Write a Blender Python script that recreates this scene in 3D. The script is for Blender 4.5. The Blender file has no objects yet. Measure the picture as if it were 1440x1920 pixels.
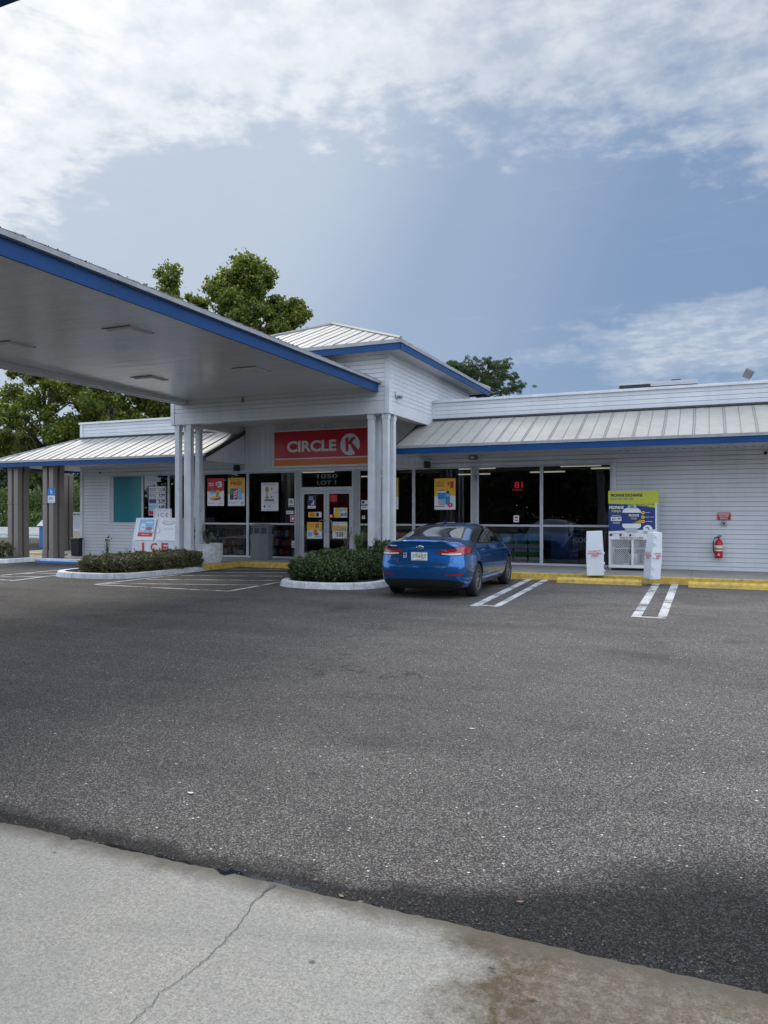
import bpy, bmesh, math, random
import numpy as np
from mathutils import Vector, Matrix
from mathutils.bvhtree import BVHTree
sc = bpy.context.scene
COL = sc.collection
R = math.radians
random.seed(7)

# ------------------------------------------------------------ camera, world, sun, exposure
F, V0, H = 1415.0, 962.0, 1.61
TH = math.atan(610 / 1415)
S, C = math.sin(TH), math.cos(TH)
cam = bpy.data.cameras.new('camera'); camo = bpy.data.objects.new('camera', cam); COL.objects.link(camo)
camo.location = (0, 0, H); camo.rotation_euler = (math.pi / 2, 0, TH)
cam.sensor_fit = 'VERTICAL'; cam.sensor_height = 36.0; cam.sensor_width = 27.0
cam.lens = 36.0 * F / 1920; cam.shift_y = 2.0 / 1920
cam.clip_start = 0.05; cam.clip_end = 3000
sc.camera = camo

SUN_AZ, SUN_EL = -50.0, 42.0          # degrees clockwise from +Y, elevation
w = bpy.data.worlds.new('World'); sc.world = w; w.use_nodes = True
nt = w.node_tree; nt.nodes.clear()
def N(t, **k):
    n = nt.nodes.new(t)
    for a, b in k.items(): setattr(n, a, b)
    return n
def setin(n, d):
    for a, b in d.items():
        if isinstance(b, bpy.types.NodeSocket): nt.links.new(b, n.inputs[a])
        else: n.inputs[a].default_value = b
def Mt(op, a, b=None, c=None):
    n = N('ShaderNodeMath', operation=op)
    for i, x in enumerate((a, b, c)):
        if x is not None: setin(n, {i: x})
    return n.outputs[0]
def Ramp(fac, pts, interp='LINEAR'):
    n = N('ShaderNodeValToRGB'); n.color_ramp.interpolation = interp
    e = n.color_ramp.elements
    while len(e) < len(pts): e.new(0.5)
    for el, (p, c) in zip(e, pts):
        el.position = p; el.color = (c, c, c, 1) if not isinstance(c, tuple) else (*c, 1)
    setin(n, {0: fac}); return n.outputs[0]
sky = N('ShaderNodeTexSky', sky_type='NISHITA', sun_disc=False)
sky.sun_elevation = R(SUN_EL); sky.sun_rotation = R(SUN_AZ); sky.dust_density = 2.2; sky.air_density = 1.0; sky.ozone_density = 1.6
tc = N('ShaderNodeTexCoord'); D_ = tc.outputs['Generated']
sep = N('ShaderNodeSeparateXYZ'); setin(sep, {0: D_})
dx, dy, dz = sep.outputs
az = Mt('ARCTAN2', dx, dy)                                   # clockwise from +Y
azr = Mt('ADD', az, TH)                                      # 0 along the photo's view
el = Mt('ARCSINE', dz)
ud = Mt('DIVIDE', Mt('ADD', azr, R(30)), R(60))              # 0..1 over az -30..+30
# cloud-plane coordinates
den = Mt('ADD', Mt('MAXIMUM', dz, 0.02), 0.10)
cp = N('ShaderNodeCombineXYZ'); setin(cp, {0: Mt('DIVIDE', dx, den), 1: Mt('DIVIDE', dy, den), 2: 0.0})
def noise(vec, scale, detail=8, rough=.55, dist=0., lac=2.0, off=(0, 0, 0), sc3=(1, 1, 1), rot=0):
    m = N('ShaderNodeMapping'); m.inputs['Location'].default_value = off; m.inputs['Scale'].default_value = sc3; m.inputs['Rotation'].default_value = (0, 0, R(rot))
    setin(m, {'Vector': vec})
    n = N('ShaderNodeTexNoise'); setin(n, {'Vector': m.outputs[0], 'Scale': scale, 'Detail': detail, 'Roughness': rough, 'Distortion': dist, 'Lacunarity': lac})
    return n.outputs[0]
nA = noise(cp.outputs[0], 1.5, 10, .60, .12)
nB = noise(cp.outputs[0], 11.0, 8, .58, .12, off=(3, 1, 0))
nC = noise(cp.outputs[0], .9, 4, .5, 0, off=(9, 4, 0))
# lower rim of the high cloud deck, elevation by azimuth
e0 = Ramp(ud, [(0, .30), (.13, .38), (.25, .445), (.40, .485), (.52, .50), (.62, .47), (.72, .455), (.85, .43), (1., .36)])
dd = Mt('SUBTRACT', el, e0)
dd = Mt('ADD', dd, Mt('MULTIPLY', Mt('SUBTRACT', nA, .5), .34))
dd = Mt('ADD', dd, Mt('MULTIPLY', Mt('SUBTRACT', nB, .5), .15))
m1 = Ramp(Mt('ADD', Mt('MULTIPLY', dd, 3.2), .45), [(0, 0.), (.36, .03), (.58, .66), (1., 1.)], 'EASE')
tex = Ramp(nB, [(.34, .55), (.50, .84), (.62, 1.)])
m1 = Mt('MULTIPLY', m1, tex)
# low bank at right near the roof line, thin streaks mid-sky
angv = N('ShaderNodeCombineXYZ'); setin(angv, {0: azr, 1: Mt('MULTIPLY', el, 2.6), 2: 0.0})
nD = noise(angv.outputs[0], 12., 9, .58, .2, off=(2.3, .7, 0))
bank = Mt('SUBTRACT', 1., Mt('ABSOLUTE', Mt('DIVIDE', Mt('SUBTRACT', el, .205), .085)))
bank = Mt('MULTIPLY', Mt('MAXIMUM', bank, 0.), Ramp(ud, [(.45, 0.), (.72, .35), (.85, 1.), (1., 1.)]))
m2 = Mt('MULTIPLY', Ramp(Mt('ADD', Mt('MULTIPLY', bank, .55), Mt('MULTIPLY', nD, .8)), [(.54, 0.), (.70, .50), (.85, .85)], 'EASE'), Ramp(bank, [(0., 0.), (.3, 1.)]))
nE = noise(angv.outputs[0], 6., 8, .6, .6, off=(5.3, 2.2, 0), sc3=(1., 2.4, 1), rot=-24)
m3 = Mt('MULTIPLY', Ramp(nE, [(.60, 0.), (.76, .8)], 'EASE'), .5)
low = Ramp(Mt('DIVIDE', el, .5), [(0., 1.), (.25, .45), (.55, 0.)])
# sun side glow
sv = Vector((math.sin(R(SUN_AZ - 0)) * math.cos(R(30)), math.cos(R(SUN_AZ)) * math.cos(R(30)), math.sin(R(30))))
dt = N('ShaderNodeVectorMath', operation='DOT_PRODUCT'); setin(dt, {0: D_}); dt.inputs[1].default_value = sv
glow = Ramp(dt.outputs['Value'], [(.35, 0.), (.72, .10), (.86, .42), (.95, 1.)], 'EASE')
def mixc(f, a, b):
    n = N('ShaderNodeMix', data_type='RGBA'); setin(n, {0: f}); 
    for i, x in ((6, a), (7, b)):
        if isinstance(x, tuple): n.inputs[i].default_value = (*x, 1)
        else: nt.links.new(x, n.inputs[i])
    return n.outputs[2]
SKY_STR = 0.088
def sc_(c, k=1 / SKY_STR): return tuple(x * k for x in c)
base = mixc(.90, sky.outputs[0], sc_((.165, .270, .455)))
base = mixc(Mt('MULTIPLY', low, .60), base, sc_((.29, .42, .60)))
base = mixc(Mt('MULTIPLY', glow, .62), base, sc_((.62, .69, .77)))
cl_shade = mixc(Ramp(nC, [(.35, 0.), (.65, 1.)]), sc_((.33, .39, .50)), sc_((.56, .62, .71)))
cloudc = mixc(glow, cl_shade, sc_((.98, .99, 1.0)))
cloudc = mixc(Mt('MULTIPLY', Ramp(nB, [(.42, 0.), (.7, 1.)]), .35), cloudc, sc_((.80, .83, .87)))
col = mixc(m1, base, cloudc)
col = mixc(Mt('MULTIPLY', m2, .8), col, mixc(Ramp(nB, [(.42, 0.), (.6, 1.)]), sc_((.42, .50, .61)), sc_((.60, .66, .73))))
col = mixc(m3, col, sc_((.46, .54, .67)))
# unseen sky behind the viewer, brightened as added fill for facade and ground
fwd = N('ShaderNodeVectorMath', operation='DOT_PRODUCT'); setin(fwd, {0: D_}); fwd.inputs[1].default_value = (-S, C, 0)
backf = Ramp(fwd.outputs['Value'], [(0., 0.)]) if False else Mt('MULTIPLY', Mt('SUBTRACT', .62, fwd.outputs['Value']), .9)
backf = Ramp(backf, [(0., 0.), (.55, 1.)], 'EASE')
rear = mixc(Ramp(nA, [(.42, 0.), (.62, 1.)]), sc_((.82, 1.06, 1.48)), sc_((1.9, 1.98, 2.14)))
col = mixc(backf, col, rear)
below = Mt('LESS_THAN', dz, -.01)
col = mixc(below, col, sc_((.10, .10, .09)))
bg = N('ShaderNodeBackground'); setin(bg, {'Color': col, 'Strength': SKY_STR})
out = N('ShaderNodeOutputWorld'); nt.links.new(bg.outputs[0], out.inputs[0])

sl = bpy.data.lights.new('sun', 'SUN'); sl.energy = 2.2; sl.angle = R(20); sl.color = (1., .95, .87)
so = bpy.data.objects.new('sun', sl); COL.objects.link(so)
sd = Vector((math.sin(R(SUN_AZ)) * math.cos(R(SUN_EL)), math.cos(R(SUN_AZ)) * math.cos(R(SUN_EL)), math.sin(R(SUN_EL))))
so.rotation_euler = sd.to_track_quat('Z', 'Y').to_euler(); so.location = sd * 60
sc.view_settings.view_transform = 'Standard'; sc.view_settings.look = 'None'
sc.view_settings.gamma = 1.0; sc.view_settings.use_curve_mapping = False
sc.view_settings.exposure = 0.12
sc.cycles.max_bounces = 8; sc.cycles.transparent_max_bounces = 16
sc.cycles.sample_clamp_indirect = 6.0

# ------------------------------------------------------------ photo -> world (measured pixels of the 1440x1920 photo)
def G(u, v, z=0.):
    D = (H - z) * F / (v - V0); a = (u - 720) / F
    return (D * (a * C - S), D * (a * S + C))
def PY(u, v, Y):
    a = (u - 720) / F; D = Y / (a * S + C)
    return (D * (a * C - S), H - (v - V0) * D / F)
def XU(u, Y=21.0): return PY(u, 962, Y)[0]

# ------------------------------------------------------------ materials
MATS = {}
def mat(name, col, rough=.6, metal=0., spec=.5, var=0., vscale=3., bump=0., bscale=60., coat=0., emit=None, estr=0., trans=0., island=0., col2=None, streak=0.):
    if name in MATS: return MATS[name]
    m = bpy.data.materials.new(name); m.use_nodes = True
    t = m.node_tree; b = t.nodes['Principled BSDF']
    b.inputs['Base Color'].default_value = (*col, 1); b.inputs['Roughness'].default_value = rough
    b.inputs['Metallic'].default_value = metal; b.inputs['Specular IOR Level'].default_value = spec
    if coat: b.inputs['Coat Weight'].default_value = coat; b.inputs['Coat Roughness'].default_value = .03
    if emit: b.inputs['Emission Color'].default_value = (*emit, 1); b.inputs['Emission Strength'].default_value = estr
    L = t.links.new
    geo = t.nodes.new('ShaderNodeNewGeometry')
    def nz(scale, det=6, rg=.6):
        n = t.nodes.new('ShaderNodeTexNoise'); L(geo.outputs['Position'], n.inputs['Vector'])
        n.inputs['Scale'].default_value = scale; n.inputs['Detail'].default_value = det; n.inputs['Roughness'].default_value = rg
        return n
    if var or island:
        mx = t.nodes.new('ShaderNodeMix'); mx.data_type = 'RGBA'
        c2 = col2 if col2 else tuple(max(0, x * (1 - (var or island))) for x in col)
        mx.inputs[6].default_value = (*col, 1); mx.inputs[7].default_value = (*c2, 1)
        if streak:
            mpn = t.nodes.new('ShaderNodeMapping'); mpn.inputs['Scale'].default_value = (7, 7, .35); L(geo.outputs['Position'], mpn.inputs['Vector'])
            sn = t.nodes.new('ShaderNodeTexNoise'); L(mpn.outputs[0], sn.inputs['Vector']); sn.inputs['Scale'].default_value = 1.; sn.inputs['Detail'].default_value = 6
            sr = t.nodes.new('ShaderNodeValToRGB'); sr.color_ramp.elements[0].position = .50; sr.color_ramp.elements[1].position = .74; L(sn.outputs[0], sr.inputs[0])
            ad = t.nodes.new('ShaderNodeMath'); ad.operation = 'MULTIPLY_ADD'; ad.use_clamp = True; L(sr.outputs[0], ad.inputs[0]); ad.inputs[1].default_value = streak
            r = t.nodes.new('ShaderNodeValToRGB'); r.color_ramp.elements[0].position = .38; r.color_ramp.elements[1].position = .68; L(nz(vscale).outputs[0], r.inputs[0]); L(r.outputs[0], ad.inputs[2]); L(ad.outputs[0], mx.inputs[0])
        elif island: L(geo.outputs['Random Per Island'], mx.inputs[0])
        else:
            r = t.nodes.new('ShaderNodeValToRGB'); r.color_ramp.elements[0].position = .38; r.color_ramp.elements[1].position = .68
            L(nz(vscale).outputs[0], r.inputs[0]); L(r.outputs[0], mx.inputs[0])
            rr = t.nodes.new('ShaderNodeMapRange'); L(nz(vscale * 2.3).outputs[0], rr.inputs[0])
            rr.inputs[3].default_value = max(.02, rough * .85); rr.inputs[4].default_value = min(1, rough * 1.15); L(rr.outputs[0], b.inputs['Roughness'])
        L(mx.outputs[2], b.inputs['Base Color'])
        if trans:
            o = t.nodes['Material Output']; tr = t.nodes.new('ShaderNodeBsdfTranslucent'); ms = t.nodes.new('ShaderNodeMixShader')
            hs = t.nodes.new('ShaderNodeMix'); hs.data_type = 'RGBA'; hs.blend_type = 'MULTIPLY'; hs.inputs[0].default_value = 1
            hs.inputs[7].default_value = (1.7, 1.5, .6, 1); L(mx.outputs[2], hs.inputs[6]); L(hs.outputs[2], tr.inputs[0])
            ms.inputs[0].default_value = trans; L(b.outputs[0], ms.inputs[1]); L(tr.outputs[0], ms.inputs[2]); L(ms.outputs[0], o.inputs[0])
    if bump:
        bp = t.nodes.new('ShaderNodeBump'); bp.inputs['Strength'].default_value = min(1, bump); bp.inputs['Distance'].default_value = .01
        L(nz(bscale).outputs[0], bp.inputs['Height']); L(bp.outputs[0], b.inputs['Normal'])
    MATS[name] = m; return m
def custom(name):
    m = bpy.data.materials.new(name); m.use_nodes = True; return m, m.node_tree
class NT:
    def __init__(s, t): s.t = t
    def n(s, ty, ins=None, **k):
        x = s.t.nodes.new(ty)
        for a, b in k.items(): setattr(x, a, b)
        for a, b in (ins or {}).items():
            if isinstance(b, bpy.types.NodeSocket): s.t.links.new(b, x.inputs[a])
            else: x.inputs[a].default_value = b
        return x
    def m(s, op, a, b=None, c=None, clamp=False):
        ins = {0: a}
        if b is not None: ins[1] = b
        if c is not None: ins[2] = c
        x = s.n('ShaderNodeMath', ins, operation=op); x.use_clamp = clamp; return x.outputs[0]
    def noise(s, vec, scale, det=6, rg=.6, dist=0.):
        return s.n('ShaderNodeTexNoise', {'Vector': vec, 'Scale': scale, 'Detail': det, 'Roughness': rg, 'Distortion': dist}).outputs[0]
    def ramp(s, f, pts):
        x = s.n('ShaderNodeValToRGB', {0: f}); e = x.color_ramp.elements
        while len(e) < len(pts): e.new(.5)
        for el_, (p, c) in zip(e, pts): el_.position = p; el_.color = (*c, 1) if isinstance(c, tuple) else (c, c, c, 1)
        return x.outputs[0]
    def mix(s, f, a, b, blend='MIX'):
        x = s.n('ShaderNodeMix', data_type='RGBA'); x.blend_type = blend
        for i, y in ((0, f), (6, a), (7, b)):
            if isinstance(y, bpy.types.NodeSocket): s.t.links.new(y, x.inputs[i])
            else: x.inputs[i].default_value = (*y, 1) if isinstance(y, tuple) else y
        return x.outputs[2]

M = {}
M['white'] = mat('white_vinyl', (.75, .77, .79), .42, var=.12, vscale=.9, streak=.55, bump=.12, bscale=5)
M['trim'] = mat('white_trim', (.70, .72, .74), .45, var=.16, vscale=3, streak=.6)
M['soffit'] = mat('white_soffit', (.66, .66, .66), .45, var=.08, vscale=1.5)
M['blue'] = mat('blue_fascia', (.001, .052, .185), .45, spec=.3, var=.18, vscale=1.2)
M['drip'] = mat('grey_drip_metal', (.34, .35, .36), .45, var=.25, vscale=4)
M['roof'] = mat('light_metal_roof', (.37, .355, .318), .62, metal=.0, streak=.6, var=.16, vscale=.8, bump=.15, bscale=3)
M['seam'] = mat('roof_seam', (.20, .195, .19), .6)  # on the roof ribs this darker tone stands in for the lap shadow
M['dark'] = mat('dark_flashing', (.045, .048, .05), .6)
M['taupe'] = mat('taupe_paint', (.225, .195, .165), .55, var=.1, vscale=2)
M['frame'] = mat('storefront_frame', (.50, .52, .54), .4, metal=.0, var=.1, vscale=4)
M['framed'] = mat('storefront_frame_grey', (.36, .37, .38), .45, var=.1, vscale=4)
M['yellow'] = mat('yellow_paint', (.72, .47, .06), .6, var=.55, col2=(.38, .27, .09), vscale=9, bump=.2, bscale=60)
M['curb'] = mat('white_painted_kerb', (.70, .72, .75), .65, var=.30, col2=(.47, .47, .46), vscale=7, bump=.35, bscale=35)
M['mulch'] = mat('mulch', (.035, .025, .018), .95, var=.6, vscale=25, bump=1., bscale=45)
M['slab'] = mat('walk_concrete', (.31, .30, .28), .8, var=.22, vscale=2.2, bump=.25, bscale=70)
M['black'] = mat('black_plastic', (.012, .012, .013), .4)
M['rubber'] = mat('tyre_rubber', (.016, .016, .017), .8, var=.2, vscale=10)
M['grey'] = mat('grey_plastic', (.16, .17, .17), .5, var=.12, vscale=4)
M['red'] = mat('red_paint', (.50, .010, .018), .35)
M['signred'] = mat('sign_red', (.52, .006, .022), .3)
M['orange'] = mat('sign_orange', (.72, .16, .015), .35)
M['paper'] = mat('paper_white', (.74, .75, .76), .5)
M['ink'] = mat('ink_black', (.02, .022, .03), .5)
M['pyel'] = mat('print_yellow', (.80, .47, .04), .5)
M['pred'] = mat('print_red', (.55, .02, .02), .5)
M['pblue'] = mat('print_blue', (.03, .26, .58), .5)
M['pnavy'] = mat('print_navy', (.012, .035, .17), .5)
M['plime'] = mat('print_lime', (.47, .50, .045), .5)
M['pgreen'] = mat('print_green', (.06, .25, .08), .5)
M['pbrown'] = mat('print_brown', (.36, .14, .05), .5)
M['pgold'] = mat('print_gold', (.48, .28, .06), .5)
M['pgrey'] = mat('print_grey', (.42, .45, .50), .5)
M['lblue'] = mat('print_light_blue', (.20, .48, .78), .5)
M['teal'] = mat('teal_film', (.012, .17, .20), .3)
M['chrome'] = mat('chrome', (.7, .7, .72), .15, metal=1.)
M['steel'] = mat('steel', (.42, .43, .44), .35, metal=.8)
M['wirem'] = mat('white_wire', (.70, .71, .72), .45)
M['bark'] = mat('bark', (.13, .105, .08), .9, var=.45, vscale=8, bump=.8, bscale=20)
M['leafA'] = mat('leaf_sycamore', (.215, .25, .036), .5, island=.5, col2=(.034, .072, .016), trans=.40)
M['leafP'] = mat('leaf_pine', (.075, .125, .035), .6, island=.5, col2=(.022, .05, .016), trans=.2)
M['leafH'] = mat('leaf_hedge', (.20, .20, .085), .6, island=.5, col2=(.018, .028, .010), trans=.12)
M['leafR'] = mat('leaf_hedge_green', (.095, .150, .040), .55, island=.5, col2=(.012, .030, .008), trans=.12)
M['leafB'] = mat('leaf_bush', (.12, .18, .045), .5, island=.5, col2=(.045, .085, .02), trans=.25)
M['leafF'] = mat('leaf_far', (.045, .075, .025), .6, island=.5, col2=(.016, .036, .012), trans=.2)
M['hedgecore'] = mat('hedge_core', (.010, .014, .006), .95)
M['intwall'] = mat('interior_wall', (.10, .10, .105), .8)
M['intfloor'] = mat('interior_floor', (.14, .13, .12), .35)
M['intdark'] = mat('interior_dark', (.02, .02, .022), .7)
M['lamp'] = mat('fluorescent_tube', (.9, .9, .8), .5, emit=(1., .95, .75), estr=.5)
M['led'] = mat('led_red', (.5, .01, .01), .4, emit=(1., .03, .04), estr=.6)
M['door_red'] = mat('interior_red', (.60, .012, .014), .6)
M['white_plastic'] = mat('white_corrugated_plastic', (.72, .75, .78), .38, var=.06, vscale=4, bump=.25, bscale=9)
M['leaf_brown'] = mat('dry_leaf', (.24, .13, .06), .7)
M['hub'] = mat('hubcap_grey', (.12, .125, .13), .4, metal=.5)
M['road'] = mat('road_asphalt', (.24, .24, .235), .9, var=.2, vscale=1)
M['grassm'] = mat('grass_ground', (.075, .11, .03), .95, var=.5, vscale=1.5, bump=.6, bscale=14)
M['paint'] = mat('white_road_paint', (.66, .67, .68), .7, var=.30, vscale=55)
m, t = custom('worn_road_paint'); q = NT(t); b = t.nodes['Principled BSDF']; P = q.n('ShaderNodeNewGeometry').outputs['Position']
t.links.new(q.mix(q.ramp(q.noise(P, 9., 5), [(.35, 0.), (.7, 1.)]), (.62, .62, .61), (.44, .44, .43)), b.inputs['Base Color']); b.inputs['Roughness'].default_value = .8
wr = q.m('ADD', q.m('MULTIPLY', q.noise(P, 70., 5, .7), .6), q.m('MULTIPLY', q.noise(P, 2.2, 3, .5), .5))
tpw = q.n('ShaderNodeBsdfTransparent'); msw = q.n('ShaderNodeMixShader', {0: q.ramp(wr, [(.55, 0.), (.63, .9)]), 1: b.outputs[0], 2: tpw.outputs[0]}); t.links.new(msw.outputs[0], t.nodes['Material Output'].inputs[0]); M['paint'] = m
M['bluecurb'] = mat('blue_kerb_paint', (.02, .14, .42), .55)
M['fence'] = mat('galvanised', (.42, .44, .45), .5)
M['beige'] = mat('beige_stucco', (.42, .36, .28), .8)
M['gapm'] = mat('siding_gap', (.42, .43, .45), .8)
M['canopy'] = None

# asphalt
m, t = custom('asphalt'); q = NT(t); b = t.nodes['Principled BSDF']
P = q.n('ShaderNodeNewGeometry').outputs['Position']
sp = q.n('ShaderNodeSeparateXYZ', {0: P}).outputs
wob = q.n('ShaderNodeVectorMath', {0: P}, operation='ADD'); 
nv = q.n('ShaderNodeTexNoise', {'Vector': P, 'Scale': 60., 'Detail': 2.}); scl = q.n('ShaderNodeVectorMath', {0: nv.outputs['Color']}, operation='SCALE'); scl.inputs['Scale'].default_value = .010
t.links.new(scl.outputs[0], wob.inputs[1])
vo = q.n('ShaderNodeTexVoronoi', {'Vector': wob.outputs[0], 'Scale': 120.})
vo2 = q.n('ShaderNodeTexVoronoi', {'Vector': wob.outputs[0], 'Scale': 42.})
rnd = q.n('ShaderNodeSeparateColor', {0: vo.outputs['Color']}).outputs[0]
rnd2 = q.n('ShaderNodeSeparateColor', {0: vo2.outputs['Color']}).outputs[1]
stone = q.ramp(rnd, [(0., (.040, .037, .034)), (.45, (.078, .072, .066)), (.72, (.125, .117, .106)), (.92, (.165, .155, .142)), (1., (.23, .218, .20))])
pit = q.ramp(vo.outputs['Distance'], [(.22, 1.), (.66, .30)])
c0 = q.mix(1., stone, pit, 'MULTIPLY')
big = q.m('GREATER_THAN', rnd2, .982); bigm = q.m('MULTIPLY', big, q.ramp(vo2.outputs['Distance'], [(.18, 1.), (.34, 0.)]))
c0 = q.mix(bigm, c0, (.40, .385, .36))
n1 = q.noise(P, .28, 5, .6); n2 = q.noise(P, 1.6, 6, .6); n3 = q.noise(P, .09, 3, .5)
gain = q.m('ADD', q.m('MULTIPLY', n1, 1.5), q.m('MULTIPLY', n2, .55))
gain = q.m('ADD', gain, q.m('MULTIPLY', q.m('MINIMUM', q.m('ADD', sp[0], 5.), 6.), .055))
lm_ = q.n('ShaderNodeMapping', {'Vector': P}); lm_.inputs['Scale'].default_value = (.22, .75, 1); lm_.inputs['Rotation'].default_value = (0, 0, R(12))
lane = q.noise(lm_.outputs[0], 1.1, 6, .65, .6)
gain = q.m('ADD', gain, q.m('MULTIPLY', q.m('SUBTRACT', lane, .5), 1.7))
gain = q.m('MAXIMUM', q.m('ADD', gain, .40), .5)
gc = q.n('ShaderNodeCombineColor', {0: q.m('MULTIPLY', gain, 1.17), 1: q.m('MULTIPLY', gain, 1.14), 2: q.m('MULTIPLY', gain, 1.14)}).outputs[0]
c1 = q.mix(1., c0, gc, 'MULTIPLY')
# damp strip along the slab edge (a stain with its own outline)
wedge = q.m('SUBTRACT', sp[1], 2.80)
lim = q.m('ADD', .03, q.m('MULTIPLY', q.ramp(q.m('DIVIDE', q.m('ADD', sp[0], 3.5), 4.), [(0., .12), (.3, .10), (.55, .16), (.72, .42), (.86, .85), (1., .92)]), 1.5))
lim = q.m('ADD', lim, q.m('MULTIPLY', q.m('SUBTRACT', q.noise(P, 2.6, 6), .5), .60))
wet = q.ramp(q.m('DIVIDE', wedge, q.m('MAXIMUM', lim, .03)), [(.50, 1.), (1., 0.)])
c1 = q.mix(q.m('MULTIPLY', wet, .92), c1, q.mix(1., c1, (.13, .145, .17), 'MULTIPLY'))
t.links.new(q.m('SUBTRACT', .30, q.m('MULTIPLY', wet, .16)), b.inputs['Specular IOR Level'])
oil = q.ramp(q.noise(P, .75, 4, .55), [(.60, 0.), (.72, 1.)])
c1 = q.mix(q.m('MULTIPLY', oil, .55), c1, (.03, .03, .031))
sand = q.ramp(q.noise(P, .5, 5, .6, .4), [(.58, 0.), (.75, 1.)])
c1 = q.mix(q.m('MULTIPLY', sand, .16), c1, (.24, .22, .19))
ckv = q.n('ShaderNodeVectorMath', {0: P}, operation='ADD'); ckn = q.n('ShaderNodeTexNoise', {'Vector': P, 'Scale': 1.4, 'Detail': 6.}); cks = q.n('ShaderNodeVectorMath', {0: ckn.outputs['Color']}, operation='SCALE'); cks.inputs['Scale'].default_value = 1.3; t.links.new(cks.outputs[0], ckv.inputs[1])
ckt = q.n('ShaderNodeTexVoronoi', {'Vector': ckv.outputs[0], 'Scale': .22}, feature='DISTANCE_TO_EDGE')
ckm = q.m('MULTIPLY', q.ramp(ckt.outputs['Distance'], [(.0008, 1.), (.0024, 0.)]), q.ramp(q.noise(P, .35, 3), [(.52, 0.), (.60, .9)]))
c1 = q.mix(ckm, c1, (.018, .018, .018))
drp = q.n('ShaderNodeTexVoronoi', {'Vector': P, 'Scale': 1.9}); dr_ = q.n('ShaderNodeSeparateColor', {0: drp.outputs['Color']}).outputs
c1 = q.mix(q.m('MULTIPLY', q.m('MULTIPLY', q.m('GREATER_THAN', dr_[0], .72), .6), q.ramp(q.m('ADD', drp.outputs['Distance'], q.m('MULTIPLY', q.noise(P, 14., 4), .06)), [(.06, 1.), (.13, 0.)])), c1, (.022, .022, .022))
t.links.new(c1, b.inputs['Base Color'])
rgh = q.m('SUBTRACT', .9, q.m('MULTIPLY', wet, .22)); t.links.new(rgh, b.inputs['Roughness'])
b.inputs['Specular IOR Level'].default_value = .30
hgt = q.m('ADD', q.m('MULTIPLY', q.m('SUBTRACT', 1., vo.outputs['Distance']), .6), q.noise(P, 26., 5))
bp = q.n('ShaderNodeBump', {'Height': hgt, 'Strength': .75, 'Distance': .006}); t.links.new(bp.outputs[0], b.inputs['Normal'])
M['asphalt'] = m

# foreground concrete pad
m, t = custom('pad_concrete'); q = NT(t); b = t.nodes['Principled BSDF']
P = q.n('ShaderNodeNewGeometry').outputs['Position']; sp = q.n('ShaderNodeSeparateXYZ', {0: P}).outputs
f1 = q.m('ADD', q.m('MULTIPLY', q.noise(P, 62., 6, .8), .5), q.m('MULTIPLY', q.noise(P, 135., 4, .8), .5)); f2 = q.noise(P, 3., 6, .6); f3 = q.noise(P, 38., 5, .7)
c0 = q.ramp(f1, [(.34, (.10, .095, .082)), (.5, (.315, .30, .262)), (.64, (.50, .48, .425))])
c0 = q.mix(q.m('MULTIPLY', q.ramp(f2, [(.35, 1.), (.65, 0.)]), .35), c0, (.22, .215, .205))
c0 = q.mix(q.m('MULTIPLY', q.ramp(f3, [(.30, 1.), (.46, 0.)]), .45), c0, (.16, .155, .145))
vp = q.n('ShaderNodeTexVoronoi', {'Vector': P, 'Scale': 17.}); rp = q.n('ShaderNodeSeparateColor', {0: vp.outputs['Color']}).outputs
c0 = q.mix(q.m('MULTIPLY', q.m('GREATER_THAN', rp[0], .90), q.ramp(vp.outputs['Distance'], [(.05, 1.), (.085, 0.)])), c0, (.66, .65, .62))
gum = q.n('ShaderNodeTexVoronoi', {'Vector': P, 'Scale': 3.3}); gr = q.n('ShaderNodeSeparateColor', {0: gum.outputs['Color']}).outputs
c0 = q.mix(q.m('MULTIPLY', q.m('GREATER_THAN', gr[1], .55), q.ramp(q.m('ADD', gum.outputs['Distance'], q.m('MULTIPLY', f3, .04)), [(.060, .85), (.075, 0.)])), c0, (.075, .075, .075))
# brown damp stain to the right, along the joint
bs = q.m('ADD', sp[0], q.m('MULTIPLY', q.m('SUBTRACT', q.noise(P, 3.2, 6, .65), .5), .9))
bs2 = q.m('ADD', bs, q.m('MULTIPLY', q.m('SUBTRACT', sp[1], 2.8), .25))
st = q.ramp(q.m('ADD', bs2, 1.), [(0.0, 0.), (.25, 1.), (.6, .8)])
mott = q.ramp(q.noise(P, 22., 6, .7), [(.30, .55), (.55, 1.)])
c0 = q.mix(q.m('MULTIPLY', st, q.m('MULTIPLY', mott, 1.)), c0, q.mix(1., c0, (.31, .235, .15), 'MULTIPLY'))
edge = q.ramp(q.m('ADD', q.m('SUBTRACT', 2.8, sp[1]), q.m('MULTIPLY', q.m('SUBTRACT', q.noise(P, 9., 5), .5), .16)), [(.02, .85), (.14, 0.)])
c0 = q.mix(edge, c0, (.10, .085, .062))
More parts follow.
